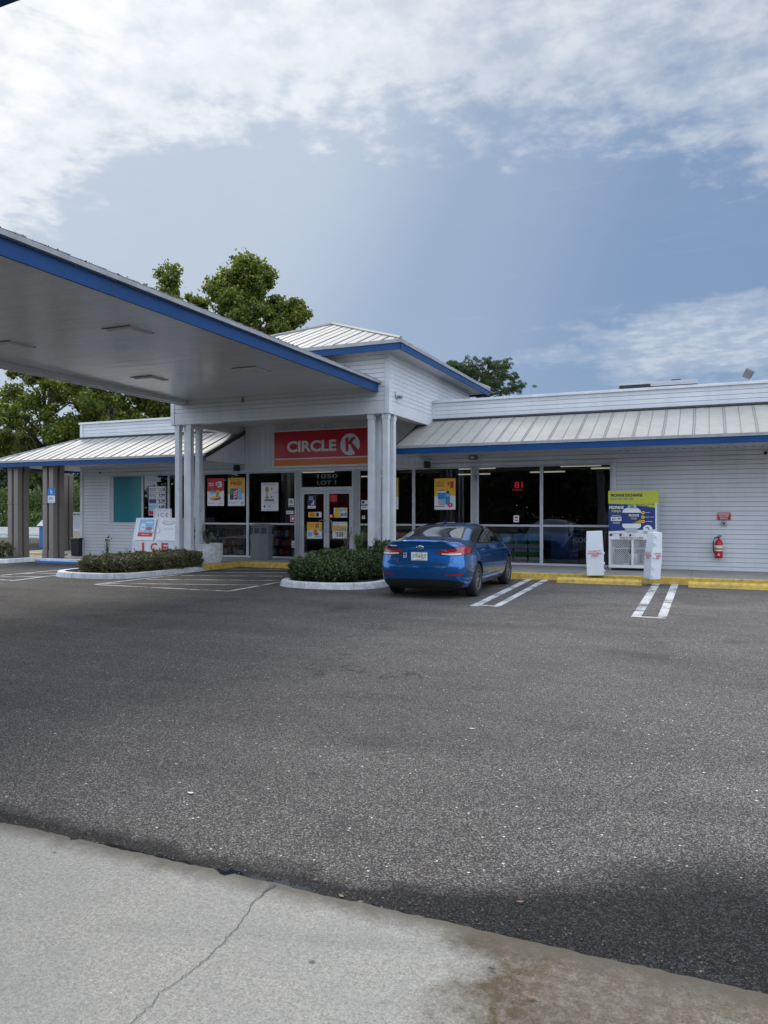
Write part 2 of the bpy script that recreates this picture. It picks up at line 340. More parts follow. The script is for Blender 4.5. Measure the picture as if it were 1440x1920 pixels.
# tyre scuffs running along the slab
tr = q.m('SUBTRACT', sp[1], q.m('ADD', 2.30, q.m('MULTIPLY', q.m('ADD', sp[0], 2.), .30)))
scf = q.m('MULTIPLY', q.ramp(q.m('ABSOLUTE', tr), [(.02, 1.), (.07, 0.)]), q.ramp(q.m('FRACT', q.m('MULTIPLY', tr, 70.)), [(.3, 1.), (.6, .35)]))
scf = q.m('MULTIPLY', scf, q.ramp(q.noise(P, 2.5, 4), [(.38, 0.), (.6, 1.)]))
c0 = q.mix(q.m('MULTIPLY', scf, .26), c0, (.10, .10, .10))
t.links.new(c0, b.inputs['Base Color']); b.inputs['Roughness'].default_value = .88; b.inputs['Specular IOR Level'].default_value = .3
bp = q.n('ShaderNodeBump', {'Height': f1, 'Strength': .6, 'Distance': .003}); t.links.new(bp.outputs[0], b.inputs['Normal'])
M['pad'] = m

# tinted glass
m, t = custom('tinted_glass'); q = NT(t); t.nodes.remove(t.nodes['Principled BSDF'])
P = q.n('ShaderNodeNewGeometry').outputs['Position']
bpn = q.n('ShaderNodeBump', {'Height': q.noise(P, .9, 2, .5), 'Strength': .10, 'Distance': .02})
fr = q.n('ShaderNodeFresnel', {'IOR': 1.55}); tp = q.n('ShaderNodeBsdfTransparent', {'Color': (.52, .54, .55, 1)})
gl = q.n('ShaderNodeBsdfGlossy', {'Roughness': .012, 'Color': (.95, .97, 1, 1), 'Normal': bpn.outputs[0]})
ms = q.n('ShaderNodeMixShader', {0: q.m('MULTIPLY', fr.outputs[0], 1.25, clamp=True), 1: tp.outputs[0], 2: gl.outputs[0]}); t.links.new(ms.outputs[0], t.nodes['Material Output'].inputs[0])
M['glass'] = m
M['carglass'] = mat('car_glass', (.006, .008, .008), .03, spec=.9, coat=1.)
m, t = custom('car_paint'); q = NT(t); b = t.nodes['Principled BSDF']
P = q.n('ShaderNodeTexCoord').outputs['Object']
fl = q.noise(P, 900., 2)
t.links.new(q.mix(q.ramp(fl, [(.4, 0.), (.7, 1.)]), (.003, .088, .29), (.005, .145, .43)), b.inputs['Base Color'])
b.inputs['Metallic'].default_value = .7; b.inputs['Roughness'].default_value = .22; b.inputs['Coat Weight'].default_value = 1.; b.inputs['Coat Roughness'].default_value = .02
M['carpaint'] = m
M['lampred'] = mat('tail_lamp_red', (.30, .004, .008), .12, coat=1.)
M['lampwhite'] = mat('tail_lamp_clear', (.55, .53, .52), .15, coat=1.)
# canopy underside: glossy painted metal panels with gentle waves and joints
m, t = custom('canopy_panels'); q = NT(t); b = t.nodes['Principled BSDF']
P = q.n('ShaderNodeNewGeometry').outputs['Position']; sp = q.n('ShaderNodeSeparateXYZ', {0: P}).outputs
mp = q.n('ShaderNodeMapping', {'Vector': P}); mp.inputs['Scale'].default_value = (.35, 2.2, 1)
wv = q.noise(mp.outputs[0], 1.3, 4, .6)
jt = q.ramp(q.m('ABSOLUTE', q.m('SUBTRACT', q.m('FRACT', q.m('DIVIDE', sp[1], .40)), .5)), [(.0, 1.), (.022, 0.)])
t.links.new(q.mix(q.m('MULTIPLY', jt, .55), q.mix(q.ramp(q.noise(P, .6, 5), [(.35, 0.), (.7, 1.)]), (.80, .80, .80), (.68, .68, .68)), (.22, .22, .22)), b.inputs['Base Color'])
b.inputs['Roughness'].default_value = .21; b.inputs['Specular IOR Level'].default_value = .5
bp = q.n('ShaderNodeBump', {'Height': q.m('SUBTRACT', wv, q.m('MULTIPLY', jt, .15)), 'Strength': .35, 'Distance': .03}); t.links.new(bp.outputs[0], b.inputs['Normal'])
M['canopy'] = m

# ------------------------------------------------------------ mesh builder
def link(name, me, parent=None):
    o = bpy.data.objects.new(name, me); COL.objects.link(o)
    if parent: o.parent = parent
    return o
def wloc(o):
    v = Vector((0, 0, 0))
    while o: v += o.location; o = o.parent
    return v
def tag(o, label=None, cat=None, group=None, kind=None):
    for k, x in (('label', label), ('category', cat), ('group', group), ('kind', kind)):
        if x: o[k] = x
    return o
def thing(name, label, cat, loc=(0, 0, 0), group=None, rz=0):
    o = link(name, None); o.location = loc; o.rotation_euler = (0, 0, rz); o.empty_display_size = .1
    return tag(o, label, cat, group)
class MB:
    def __init__(s, m='white'): s.v = []; s.f = []; s.mi = []; s.m = m; s.keys = []
    def key(s, m):
        m = m or s.m
        if m not in s.keys: s.keys.append(m)
        return s.keys.index(m)
    def face(s, pts, m=None):
        n = len(s.v); s.v += [tuple(p) for p in pts]; s.f.append(tuple(range(n, n + len(pts)))); s.mi.append(s.key(m)); return s
    def box(s, x0, x1, y0, y1, z0, z1, m=None):
        x0, x1 = min(x0, x1), max(x0, x1); y0, y1 = min(y0, y1), max(y0, y1); z0, z1 = min(z0, z1), max(z0, z1)
        n = len(s.v); s.v += [(x, y, z) for z in (z0, z1) for x, y in ((x0, y0), (x1, y0), (x1, y1), (x0, y1))]
        k = s.key(m)
        for f in ((3, 2, 1, 0), (4, 5, 6, 7), (0, 1, 5, 4), (1, 2, 6, 5), (2, 3, 7, 6), (3, 0, 4, 7)): s.f.append(tuple(n + i for i in f)); s.mi.append(k)
        return s
    def prism(s, poly, z0, z1, m=None, taper=0.):
        n = len(poly); cx = sum(p[0] for p in poly) / n; cy = sum(p[1] for p in poly) / n; b = len(s.v); k = s.key(m)
        s.v += [(x, y, z0) for x, y in poly] + [(x + (cx - x) * taper, y + (cy - y) * taper, z1) for x, y in poly]
        s.f.append(tuple(reversed(range(b, b + n)))); s.f.append(tuple(range(b + n, b + 2 * n))); s.mi += [k, k]
        for i in range(n): j = (i + 1) % n; s.f.append((b + i, b + j, b + n + j, b + n + i)); s.mi.append(k)
        return s
    def tube(s, pts, r, n=8, m=None, cap=True):
        pts = [Vector(p) for p in pts]; rs = r if isinstance(r, (list, tuple)) else [r] * len(pts); b = len(s.v); k = s.key(m)
        for i, p in enumerate(pts):
            d = (pts[min(i + 1, len(pts) - 1)] - pts[max(i - 1, 0)]).normalized()
            a = d.cross(Vector((0, 0, 1)) if abs(d.z) < .9 else Vector((1, 0, 0))).normalized(); c = d.cross(a)
            for j in range(n): t_ = 2 * math.pi * j / n; s.v.append(tuple(p + (a * math.cos(t_) + c * math.sin(t_)) * rs[i]))
        for i in range(len(pts) - 1):
            for j in range(n): jj = (j + 1) % n; s.f.append((b + i * n + j, b + i * n + jj, b + (i + 1) * n + jj, b + (i + 1) * n + j)); s.mi.append(k)
        if cap:
            s.f.append(tuple(b + j for j in reversed(range(n)))); s.f.append(tuple(b + (len(pts) - 1) * n + j for j in range(n))); s.mi += [k, k]
        return s
    def lathe(s, prof, c, n=24, axis='z', m=None, caps=False):
        b = len(s.v); k = s.key(m)
        for r_, h in prof:
            for j in range(n):
                a = 2 * math.pi * j / n; p = (r_ * math.cos(a), r_ * math.sin(a))
                s.v.append((c[0] + p[0], c[1] + p[1], c[2] + h) if axis == 'z' else ((c[0] + h, c[1] + p[0], c[2] + p[1]) if axis == 'x' else (c[0] + p[0], c[1] + h, c[2] + p[1])))
        for i in range(len(prof) - 1):
            for j in range(n): jj = (j + 1) % n; s.f.append((b + i * n + j, b + i * n + jj, b + (i + 1) * n + jj, b + (i + 1) * n + j)); s.mi.append(k)
        if caps:
            s.f.append(tuple(b + j for j in reversed(range(n)))); s.f.append(tuple(b + (len(prof) - 1) * n + j for j in range(n))); s.mi += [k, k]
        return s
    def mesh(s, vs, fs, m=None):
        b = len(s.v); s.v += [tuple(v) for v in vs]; k = s.key(m)
        for f in fs: s.f.append(tuple(b + i for i in f)); s.mi.append(k)
        return s
    def build(s, name, parent=None, local=False, smooth=False, bevel=0., mats=None, angle=None):
        off = Vector((0, 0, 0)) if (local or not parent) else wloc(parent)
        me = bpy.data.meshes.new(name); me.from_pydata([(v[0] - off.x, v[1] - off.y, v[2] - off.z) for v in s.v], [], s.f)
        for k in (s.keys or [s.m]): me.materials.append(M[k] if isinstance(k, str) else k)
        me.polygons.foreach_set('material_index', s.mi)
        if smooth: me.polygons.foreach_set('use_smooth', [True] * len(s.f))
        me.update()
        o = link(name, me, parent)
        if bevel:
            md = o.modifiers.new('bevel', 'BEVEL'); md.width = bevel; md.segments = 2; md.limit_method = 'ANGLE'; md.angle_limit = R(40)
        if angle:
            try: me.set_sharp_from_angle(angle=R(angle))
            except Exception: pass
        return o
_tx = {}
def textmesh(s_, bold=.012):
    k = (s_, bold)
    if k not in _tx:
        cu = bpy.data.curves.new('t', 'FONT'); cu.body = s_; cu.offset = bold; cu.resolution_u = 3; cu.space_line = .95; cu.align_x = 'CENTER'
        o = bpy.data.objects.new('t', cu); COL.objects.link(o); dg = bpy.context.evaluated_depsgraph_get(); dg.update()
        me = bpy.data.meshes.new_from_object(o.evaluated_get(dg)); vs = np.array([v.co[:2] for v in me.vertices]); fs = [tuple(p.vertices) for p in me.polygons]
        bpy.data.objects.remove(o); bpy.data.curves.remove(cu); bpy.data.meshes.remove(me)
        lo, hi = vs.min(0), vs.max(0); _tx[k] = ((vs - lo) / (hi - lo), fs)
    return _tx[k]
def put_text(mb, s_, O, ux, uz, x0, x1, z0, z1, m, bold=.012):
    vs, fs = textmesh(s_, bold); O = Vector(O); ux = Vector(ux); uz = Vector(uz)
    mb.mesh([O + ux * (x0 + (x1 - x0) * v[0]) + uz * (z0 + (z1 - z0) * v[1]) for v in vs], fs, m)
def ell(mb, O, ux, uz, cx, cz, rx, rz, m, n=20):
    O = Vector(O); ux = Vector(ux); uz = Vector(uz)
    mb.face([O + ux * (cx + rx * math.cos(a)) + uz * (cz + rz * math.sin(a)) for a in [2 * math.pi * i / n for i in range(n)]], m)
def panel(name, label, cat, O, ux, uz, n, W, Hh, items, group=None, thick=.004, back='paper', parent=None):
    """flat printed sheet; items in 0..1; n = outward normal; lettering is a child mesh"""
    O = Vector(O); ux = Vector(ux); uz = Vector(uz); n = Vector(n)
    mb = MB(back); c = [O, O + ux * W, O + ux * W + uz * Hh, O + uz * Hh]; c2 = [p + n * thick for p in c]
    mb.face(list(reversed(c)), back); mb.face(c2, back)
    for i in range(4): j = (i + 1) % 4; mb.face([c[i], c[j], c2[j], c2[i]], back)
    let = MB('ink'); lev = thick
    for it in items:
        lev += .0012; Ol = O + n * lev
        if it[0] == 'r': _, x0, y0, x1, y1, m_ = it; mb.face([Ol + ux * W * x0 + uz * Hh * y0, Ol + ux * W * x1 + uz * Hh * y0, Ol + ux * W * x1 + uz * Hh * y1, Ol + ux * W * x0 + uz * Hh * y1], m_)
        elif it[0] == 'p': mb.face([Ol + ux * W * a + uz * Hh * b_ for a, b_ in it[1]], it[2])
        elif it[0] == 'e': _, cx, cy, rx, ry, m_ = it; ell(mb, Ol, ux * W, uz * Hh, cx, cy, rx, ry, m_)
        elif it[0] == 't': put_text(let, it[1], Ol, ux * W, uz * Hh, it[2], it[4], it[3], it[5], it[6], it[7] if len(it) > 7 else .012)
    base = O + ux * W / 2
    if parent: o = mb.build(name, parent)
    else:
        e = Vector(base); mb.v = [tuple(Vector(v) - e) for v in mb.v]; o = mb.build(name); o.location = e
        tag(o, label, cat, group)
    if let.f: let.build('lettering', o)
    return o
def struct(name, mb, **k): return tag(mb.build(name, **k), kind='structure')

# ------------------------------------------------------------ ground
struct('grass_verge', MB('grassm').face([(-400, -300, -.06), (400, -300, -.06), (400, 500, -.06), (-400, 500, -.06)]))
struct('parking_lot', MB('asphalt').face([(-60, -24, 0), (45, -24, 0), (45, 38, 0), (-60, 38, 0)]))
pad = MB('pad'); ex = []
rr = random.Random(3); x = -30.
while x < 20: ex.append((x, 2.80 + rr.uniform(-.005, .005) + .006 * math.sin(x * 5.3) * math.sin(x * 11.7) - (.03 if rr.random() > .95 else 0))); x += .03 if -5 < x < 2 else 1.
pad.prism([(-30, -14), (20, -14)] + list(reversed(ex)), -.05, .014)
struct('concrete_pad', pad)
cr = MB('ink'); ck = [G(*p) for p in [(514, 1664), (505, 1673), (492, 1684), (470, 1705), (462, 1722), (445, 1748), (430, 1762), (412, 1780), (392, 1801), (372, 1818), (345, 1840), (320, 1858), (300, 1870), (288, 1888), (270, 1905), (250, 1925), (205, 1990)]]
fine = []
for a, b_ in zip(ck, ck[1:]):
    for i in range(4):
        t_ = i / 4; fine.append((a[0] + (b_[0] - a[0]) * t_ + rr.uniform(-.006, .006), a[1] + (b_[1] - a[1]) * t_))
for i, (a, b_) in enumerate(zip(fine, fine[1:])):
    wd = max(.0022, .014 - i * .0013) * rr.uniform(.7, 1.3); wd2 = max(.0016, .010 - (i + 1) * .0011)
    cr.face([(a[0] - wd, a[1], .0175), (b_[0] - wd2, b_[1], .0175), (b_[0] + wd2, b_[1], .0175), (a[0] + wd, a[1], .0175)])
struct('pad_crack', cr)

def stripe(mb, p, q_, wd=.10, z=.004, m='paint'):
    p = Vector(p).to_2d(); q_ = Vector(q_).to_2d(); d = (q_ - p).normalized(); n = Vector((-d.y, d.x)) * wd / 2
    mb.face([(*(p - n), z), (*(q_ - n), z), (*(q_ + n), z), (*(p + n), z)], m)
def quadpx(mb, px, z=.004): mb.face([(*G(*p), z) for p in px], 'paint')
st_ = MB('paint')
quadpx(st_, [(880, 1136.5), (897, 1137), (1006, 1082.6), (994, 1082.6)])
quadpx(st_, [(921, 1138.5), (936, 1138), (1037, 1083.2), (1024, 1083.2)])
quadpx(st_, [(884, 1135.2), (930, 1138.3), (934, 1136.6), (889, 1134)], .008)
struct('parking_line', st_)
st_ = MB('paint')
quadpx(st_, [(1183, 1157), (1202, 1157), (1238, 1094), (1224, 1094)])
quadpx(st_, [(1232, 1160), (1249, 1160.5), (1273, 1094), (1259, 1094)])
quadpx(st_, [(1186, 1157.4), (1245, 1160.9), (1246, 1159), (1189, 1155.6)], .008)
struct('parking_line', st_)
def hatch(segs, name):
    mb = MB('paint')
    for i, (a, b_) in enumerate(segs): stripe(mb, G(*a), G(*b_), .10, .004 + .0015 * (i % 5))
    struct(name, mb)
hatch([((178, 1096.3), (430, 1108.7)), ((430, 1108.7), (528, 1091)), ((178, 1096.3), (340, 1077.3)), ((340, 1077.3), (405, 1067.2)),
       ((200, 1094.6), (483, 1097.6)), ((275, 1086.5), (528, 1088.8)), ((340, 1079.5), (530, 1080.7)), ((372, 1073.3), (541, 1074.4)), ((418, 1067.3), (543, 1068.6))], 'crosswalk_hatching')
hatch([((0, 1079), (70, 1073)), ((70, 1073), (141, 1066)), ((0, 1087.3), (28, 1089)), ((28, 1089), (80, 1082)), ((80, 1082), (134, 1077)),
       ((0, 1081.8), (84, 1081.4)), ((45, 1075.3), (136, 1075.4)), ((100, 1070), (140, 1069.6))], 'crosswalk_hatching')

# walkway
wk = MB('slab'); WK = .15
wk.prism([(-15.6, 17.45), (-13.05, 17.45), (-13.05, 19.15), (-8.85, 19.15), (-8.85, 17.45), (-6.4, 17.45), (-6.4, 18.35), (12, 18.35), (12, 21.3), (-15.6, 21.3)], -.05, WK)
wk.box(-26, -15.602, 18.5, 34, -.05, .05)
struct('walkway', wk)
jl = MB('ink')
for xx in (-3.0, -.4, 2.2): jl.face([(xx, 18.5, WK + .002), (xx + .012, 18.5, WK + .002), (xx + .012, 20.98, WK + .002), (xx, 20.98, WK + .002)])
struct('walkway_joints', jl)
yk = MB('yellow')
yk.box(-13.05, -12.93, 17.3, 19.14, -.02, .158).box(-12.93, -8.97, 19.02, 19.17, -.02, .158).box(-8.97, -8.85, 17.4, 19.14, -.02, .158).box(-6.4, 12, 18.22, 18.40, -.02, .158)
struct('yellow_kerb', yk, bevel=.012)

def nose(xc, y0, hw, y1, n=28, sq=2.6):
    pts = []
    for i in range(n + 1):
        a = math.pi * i / n; cx = math.cos(a); sx = math.sin(a)
        pts.append((xc - hw * math.copysign(abs(cx) ** (2 / sq), cx), y0 + 1.15 - 1.15 * abs(sx) ** (2 / sq)))
    return pts + [(xc + hw, y1), (xc - hw, y1)]
def island(xc, y0, hw, y1, name='planting_island'):
    outer = nose(xc, y0, hw, y1); mid = nose(xc, y0 + .035, hw - .035, y1); inner = nose(xc, y0 + .17, hw - .17, y1)
    k = MB('curb'); n = len(outer)
    for i in range(n):
        j = (i + 1) % n
        if i == n - 2: continue
        k.face([(*outer[i], -.02), (*outer[j], -.02), (*mid[j], .115), (*mid[i], .115)])
        m2 = nose(xc, y0 + .055, hw - .055, y1)
        k.face([(*mid[i], .115), (*mid[j], .115), (*m2[j], .132), (*m2[i], .132)])
        k.face([(*m2[i], .132), (*m2[j], .132), (*inner[j], .132), (*inner[i], .132)])
        k.face([(*inner[i], .132), (*inner[j], .132), (*inner[j], .05), (*inner[i], .05)])
    for i_ in (6, 13, 20):     # cast joints
        p = Vector(outer[i_]); d = (Vector(outer[i_ + 1]) - p).normalized() * .009; q1 = Vector(inner[i_]); m1_ = Vector(mid[i_])
        off = (p - q1).normalized() * .003
        k.face([(*(p + off), 0), (*(p + off + d), 0), (*(m1_ + off * 1.5 + d), .118), (*(m1_ + off * 1.5), .118)], 'seam')
        k.face([(*m1_, .1345), (*(m1_ + d), .1345), (*(q1 + d), .1345), (*q1, .1345)], 'seam')
    struct('island_kerb', k)
    s_ = MB('mulch'); rg = random.Random(int(-xc * 10)); g = 16; ys = [y0 + .16 + (y1 - y0 - .16) * i / 24 for i in range(25)]
    s_.prism(inner, .02, .085)
    for _ in range(500):
        a, b_ = rg.uniform(-hw + .25, hw - .25), rg.uniform(y0 + .4, y1 - .1)
        if Vector((a / (hw - .2), max(0, (y0 + 1.2 - b_)) / 1.0)).length > .98: continue
        l = rg.uniform(.02, .06); an = rg.uniform(0, 6.3); dx_, dy_ = math.cos(an) * l, math.sin(an) * l
        s_.face([(xc + a, b_, .088), (xc + a + dx_, b_ + dy_, .10 + rg.uniform(0, .03)), (xc + a + dx_ - dy_ * .4, b_ + dy_ + dx_ * .4, .10)], 'mulch')
    struct('mulch_bed', s_)
island(-14.28, 14.1, 1.36, 17.45)
island(-7.72, 14.1, 1.24, 17.45)
far = MB('curb'); far.prism([(-26, 17.6), (-22.4, 16.9), (-21.2, 17.0), (-20.7, 17.5), (-20.6, 18.5), (-26, 18.5)], -.02, .13, taper=.03); struct('island_kerb', far, bevel=.02)
fm = MB('mulch'); fm.prism([(-25.8, 17.9), (-22.4, 17.15), (-21.3, 17.25), (-20.9, 17.6), (-20.85, 18.5), (-25.8, 18.5)], .05, .137); struct('mulch_bed', fm)

# wheel stops
def wheel_stop(x0, x1, y, label, m='yellow', group='wheel stops at the head of the bays', m2=None):
    mb = MB(m); n = [(x0, y - .09), (x1, y - .09), (x1, y + .09), (x0, y + .09)]
    cx = (x0 + x1) / 2
    prof = [(-.10, -.001), (-.085, .075), (-.045, .125), (.045, .125), (.085, .075), (.10, -.001)]
    vs = []
    for xx, e in ((x0, 0), (x0 + .03, 1), (x1 - .03, 1), (x1, 0)):
        for a, h in prof: vs.append((xx - cx, a * (1 if e else .92), h * (1 if e else .93)))
    fs = []
    for i in range(3):
        for j in range(5): fs.append((i * 6 + j, (i + 1) * 6 + j, (i + 1) * 6 + j + 1, i * 6 + j + 1))
    fs += [tuple(range(5, -1, -1)), tuple(range(18, 24))]
    mb.mesh(vs, fs, m)
    o = mb.build('wheel_stop', bevel=.006); o.location = (cx, y, 0); tag(o, label, 'wheel stop', group)
    if m2:
        mb2 = MB(m2); mb2.box(x0, x1, y - .115, y - .102, .0, .06); mb2.build('painted_face', o)
    return o
wheel_stop(-3.25, -1.38, 17.72, 'long yellow wheel stop in front of the propane cage')
wheel_stop(-.42, 1.5, 17.72, 'yellow wheel stop below the fire extinguisher, cut by the right edge')
wheel_stop(-6.2, -4.42, 17.75, 'yellow wheel stop almost hidden behind the blue car')
bs_ = MB('curb'); bs_.box(-20.1, -17.5, 18.22, 18.5, -.01, .12); o = bs_.build('wheel_stop'); tag(o, 'pale blue topped kerb stop by the accessible bay sign', 'wheel stop', 'wheel stops at the head of the bays')
MB('bluecurb').box(-20.15, -17.45, 18.10, 18.218, -.01, .055).build('painted_face', o)

# ------------------------------------------------------------ siding helpers
LAP = .118
def laps(mb, p0, p1, n, z0, z1, m='white', t_=.009):
    """horizontal lap siding between plan points p0->p1, outward normal n"""
    p0 = Vector(p0); p1 = Vector(p1); n = Vector(n); k = math.floor(z0 / LAP)
    z = k * LAP; gh = .015
    while z < z1 - 1e-4:
        a = max(z, z0); b_ = min(z + LAP, z1); g_ = min(max(z + gh, a), b_)
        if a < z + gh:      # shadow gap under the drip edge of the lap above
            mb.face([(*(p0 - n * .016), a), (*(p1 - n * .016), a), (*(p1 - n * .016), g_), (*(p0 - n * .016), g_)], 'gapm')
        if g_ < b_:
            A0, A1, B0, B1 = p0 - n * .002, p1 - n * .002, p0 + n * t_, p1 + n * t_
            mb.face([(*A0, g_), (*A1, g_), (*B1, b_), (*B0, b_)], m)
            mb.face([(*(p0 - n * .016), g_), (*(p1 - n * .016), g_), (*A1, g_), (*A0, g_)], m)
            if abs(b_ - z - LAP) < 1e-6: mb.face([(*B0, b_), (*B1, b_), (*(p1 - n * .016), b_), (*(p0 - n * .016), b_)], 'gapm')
        z += LAP
def vboards(mb, x0, x1, y, z0, z1, wd=.30, m='white'):
    x = x0
    while x < x1 - 1e-4:
        b_ = min(x + wd, x1)
        mb.face([(x + .010, y, z0), (b_ - .010, y, z0), (b_ - .010, y, z1), (x + .010, y, z1)], m)
        mb.face([(b_ - .010, y, z0), (b_, y + .014, z0), (b_, y + .014, z1), (b_ - .010, y, z1)], m)
        mb.face([(x, y + .014, z0), (x + .010, y, z0), (x + .010, y, z1), (x, y + .014, z1)], m)
        x += wd
def roof_face(mb, poly, up, sp=.335, m='roof'):
    """flat metal roof face, poly in 3-D starting with the eave edge a->b; up = uphill horizontal dir"""
    a = Vector(poly[0]); b_ = Vector(poly[1]); P_ = [Vector(p) for p in poly]; mb.face(P_, m)
    s_ = (b_ - a).normalized(); nrm = (P_[1] - P_[0]).cross(P_[2] - P_[0]).normalized()
    if nrm.z < 0: nrm = -nrm
    tdir = nrm.cross(s_); 
    if tdir.z < 0: tdir = -tdir
    q2 = [((p - a).dot(s_), (p - a).dot(tdir)) for p in P_]
    lo = min(p[0] for p in q2); hi = max(p[0] for p in q2); k = 0; x = lo + .09
    while x < hi:
        ts = []
        for i in range(len(q2)):
            (x0, t0), (x1, t1) = q2[i], q2[(i + 1) % len(q2)]
            if (x0 - x) * (x1 - x) < 0: ts.append(t0 + (t1 - t0) * (x - x0) / (x1 - x0))
        if len(ts) >= 2 and max(ts) - min(ts) > .05:
            t0, t1 = min(ts), max(ts)
            for dx_, h in (((-.022, .016), (.022, .016)) if k % 2 == 0 else ((0, .013),)):
                for w_ in (.007,):
                    c0 = a + s_ * (x + dx_) + tdir * t0; c1 = a + s_ * (x + dx_) + tdir * t1
                    A, B, Cc, Dd = c0 - s_ * w_, c0 + s_ * w_, c1 + s_ * w_, c1 - s_ * w_; hN = nrm * h
                    T0, T1 = c0 + hN, c1 + hN
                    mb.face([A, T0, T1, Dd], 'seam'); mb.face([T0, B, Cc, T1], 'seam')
        x += sp; k += 1

WY = 21.0; XL = -21.14; XR = 9.0; TX0, TX1 = -14.35, -7.50; TY0, TY1 = 17.7, 24.75; GX0, GX1 = -14.05, -7.80
store = thing('store_building', 'white lap-sided store with metal roofs, blue fascia and square entrance tower', 'building', (-6, 21, 0))
# walls
wl = MB('white')
fn = (0, -1)
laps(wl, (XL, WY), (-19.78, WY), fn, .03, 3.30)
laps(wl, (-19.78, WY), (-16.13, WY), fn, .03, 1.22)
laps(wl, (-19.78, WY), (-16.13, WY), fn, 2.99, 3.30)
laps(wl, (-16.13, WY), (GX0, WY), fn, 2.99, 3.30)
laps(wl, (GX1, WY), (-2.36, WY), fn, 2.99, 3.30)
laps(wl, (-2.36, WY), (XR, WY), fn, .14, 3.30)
vboards(wl, GX0, GX1, WY - .002, 2.99, 4.46, .20)
for i in range(2): pass
wl.face([(XL, WY, .03), (XL, 34, .03), (XL, 34, 4.38), (XL, WY, 4.38)], 'white')
laps(wl, (XL, 34), (XL, WY), (-1, 0), .03, 3.3)
wl.face([(XR, WY, 0), (XR, 34, 0), (XR, 34, 4.4), (XR, WY, 4.4)]); wl.face([(XL, 34, 0), (XR, 34, 0), (XR, 34, 4.4), (XL, 34, 4.4)])
wl.box(-16.13, -16.02, WY - .02, WY + .1, .05, 2.99)
wl.build('wall', store)
tr_ = MB('trim')
tr_.box(XL - .02, XL + .10, WY - .035, WY + .05, .03, 3.29)
tr_.box(-19.83, -16.10, WY - .05, WY - .001, 2.96, 3.05).box(-19.83, -16.10, WY - .05, WY - .001, 1.17, 1.235).box(-19.83, -19.74, WY - .05, WY - .001, 1.235, 2.96)
tr_.box(-16.02, -2.28, WY - .05, WY - .001, 2.965, 3.05).box(-2.40, -2.28, WY - .05, WY - .001, .15, 2.965)
tr_.build('trim', store, bevel=.004)
# parapet
pp = MB('white')
for a, b_ in ((XL, TX0), (TX1, XR)): laps(pp, (a, WY), (b_, WY), fn, 4.38, 4.84)
laps(pp, (XL, 34), (XL, WY), (-1, 0), 4.38, 4.84)
pp.face([(XL, WY, 4.6), (XR, WY, 4.6), (XR, 34, 4.6), (XL, 34, 4.6)], 'dark')
pp.box(XL - .02, XL + .10, WY - .035, WY + .03, 4.38, 4.84, 'trim').box(TX1, TX1 + .07, WY - .035, WY + .03, 4.38, 4.84, 'trim')
pp.build('parapet', store)
cp_ = MB('trim')
for a, b_ in ((XL - .06, TX0), (TX1, XR)): cp_.box(a, b_, WY - .07, WY + .22, 4.84, 4.91)
cp_.box(XL - .062, XL + .20, WY + .22, 34, 4.84, 4.91)
cp_.build('coping', store, bevel=.006)
fl_ = MB('dark')
for a, b_ in ((XL - .02, TX0 - .3), (TX1 + .05, XR)): fl_.box(a, b_, WY - .06, WY - .02, 4.325, 4.375)
fl_.build('flashing', store)
# awning roofs
EY = 18.9; ZE, ZT = 3.425, 4.32
rf = MB('roof')
EXL = XL - 2.1
roof_face(rf, [(EXL, EY, ZE), (GX0, EY, ZE), (GX0, WY, ZT), (XL, WY, ZT)], None)
roof_face(rf, [(EXL, 34, ZE), (EXL, EY, ZE), (XL, WY, ZT), (XL, 34, ZT)], None)
rf.build('roof', store)
rf = MB('roof'); roof_face(rf, [(GX1, EY, ZE), (XR, EY, ZE), (XR, WY, ZT), (GX1, WY, ZT)], None); rf.build('roof', store)
# ridge cap on the hip and closed ends
hc = MB('drip'); hc.tube([(EXL, EY, ZE + .01), (XL, WY, ZT + .01)], .03, 6)
hc.build('hip_cap', store)
gp = MB('white')
gp.face([(GX0, EY + .02, 3.22), (GX0, WY - .002, 3.22), (GX0, WY - .002, ZT - .03), (GX0, EY + .02, ZE - .03)], 'white')
gp2 = MB('white'); gp2.face([(GX1, EY + .02, 3.22), (GX1, WY - .002, 3.22), (GX1, WY - .002, ZT - .03), (GX1, EY + .02, ZE - .03)], 'white')
sl_ = (ZT - ZE) / (WY - EY)
def rake(mb, X, dxx):
    for z0_, z1_, m_, ex_ in ((-.13, -.005, 'dark', .02), ):
        mb.face([(X + dxx, EY - .05, ZE - .02 + z0_), (X + dxx, WY - .01, ZT + z0_), (X + dxx, WY - .01, ZT + .02), (X + dxx, EY - .05, ZE)], m_)
        mb.face([(X, EY - .05, ZE - .02 + z0_), (X, WY - .01, ZT + z0_), (X + dxx, WY - .01, ZT + z0_), (X + dxx, EY - .05, ZE - .02 + z0_)], m_)
rake(gp, GX0, .04); rake(gp2, GX1, -.04)
gp.build('gable_panel', store); gp2.build('gable_panel', store)
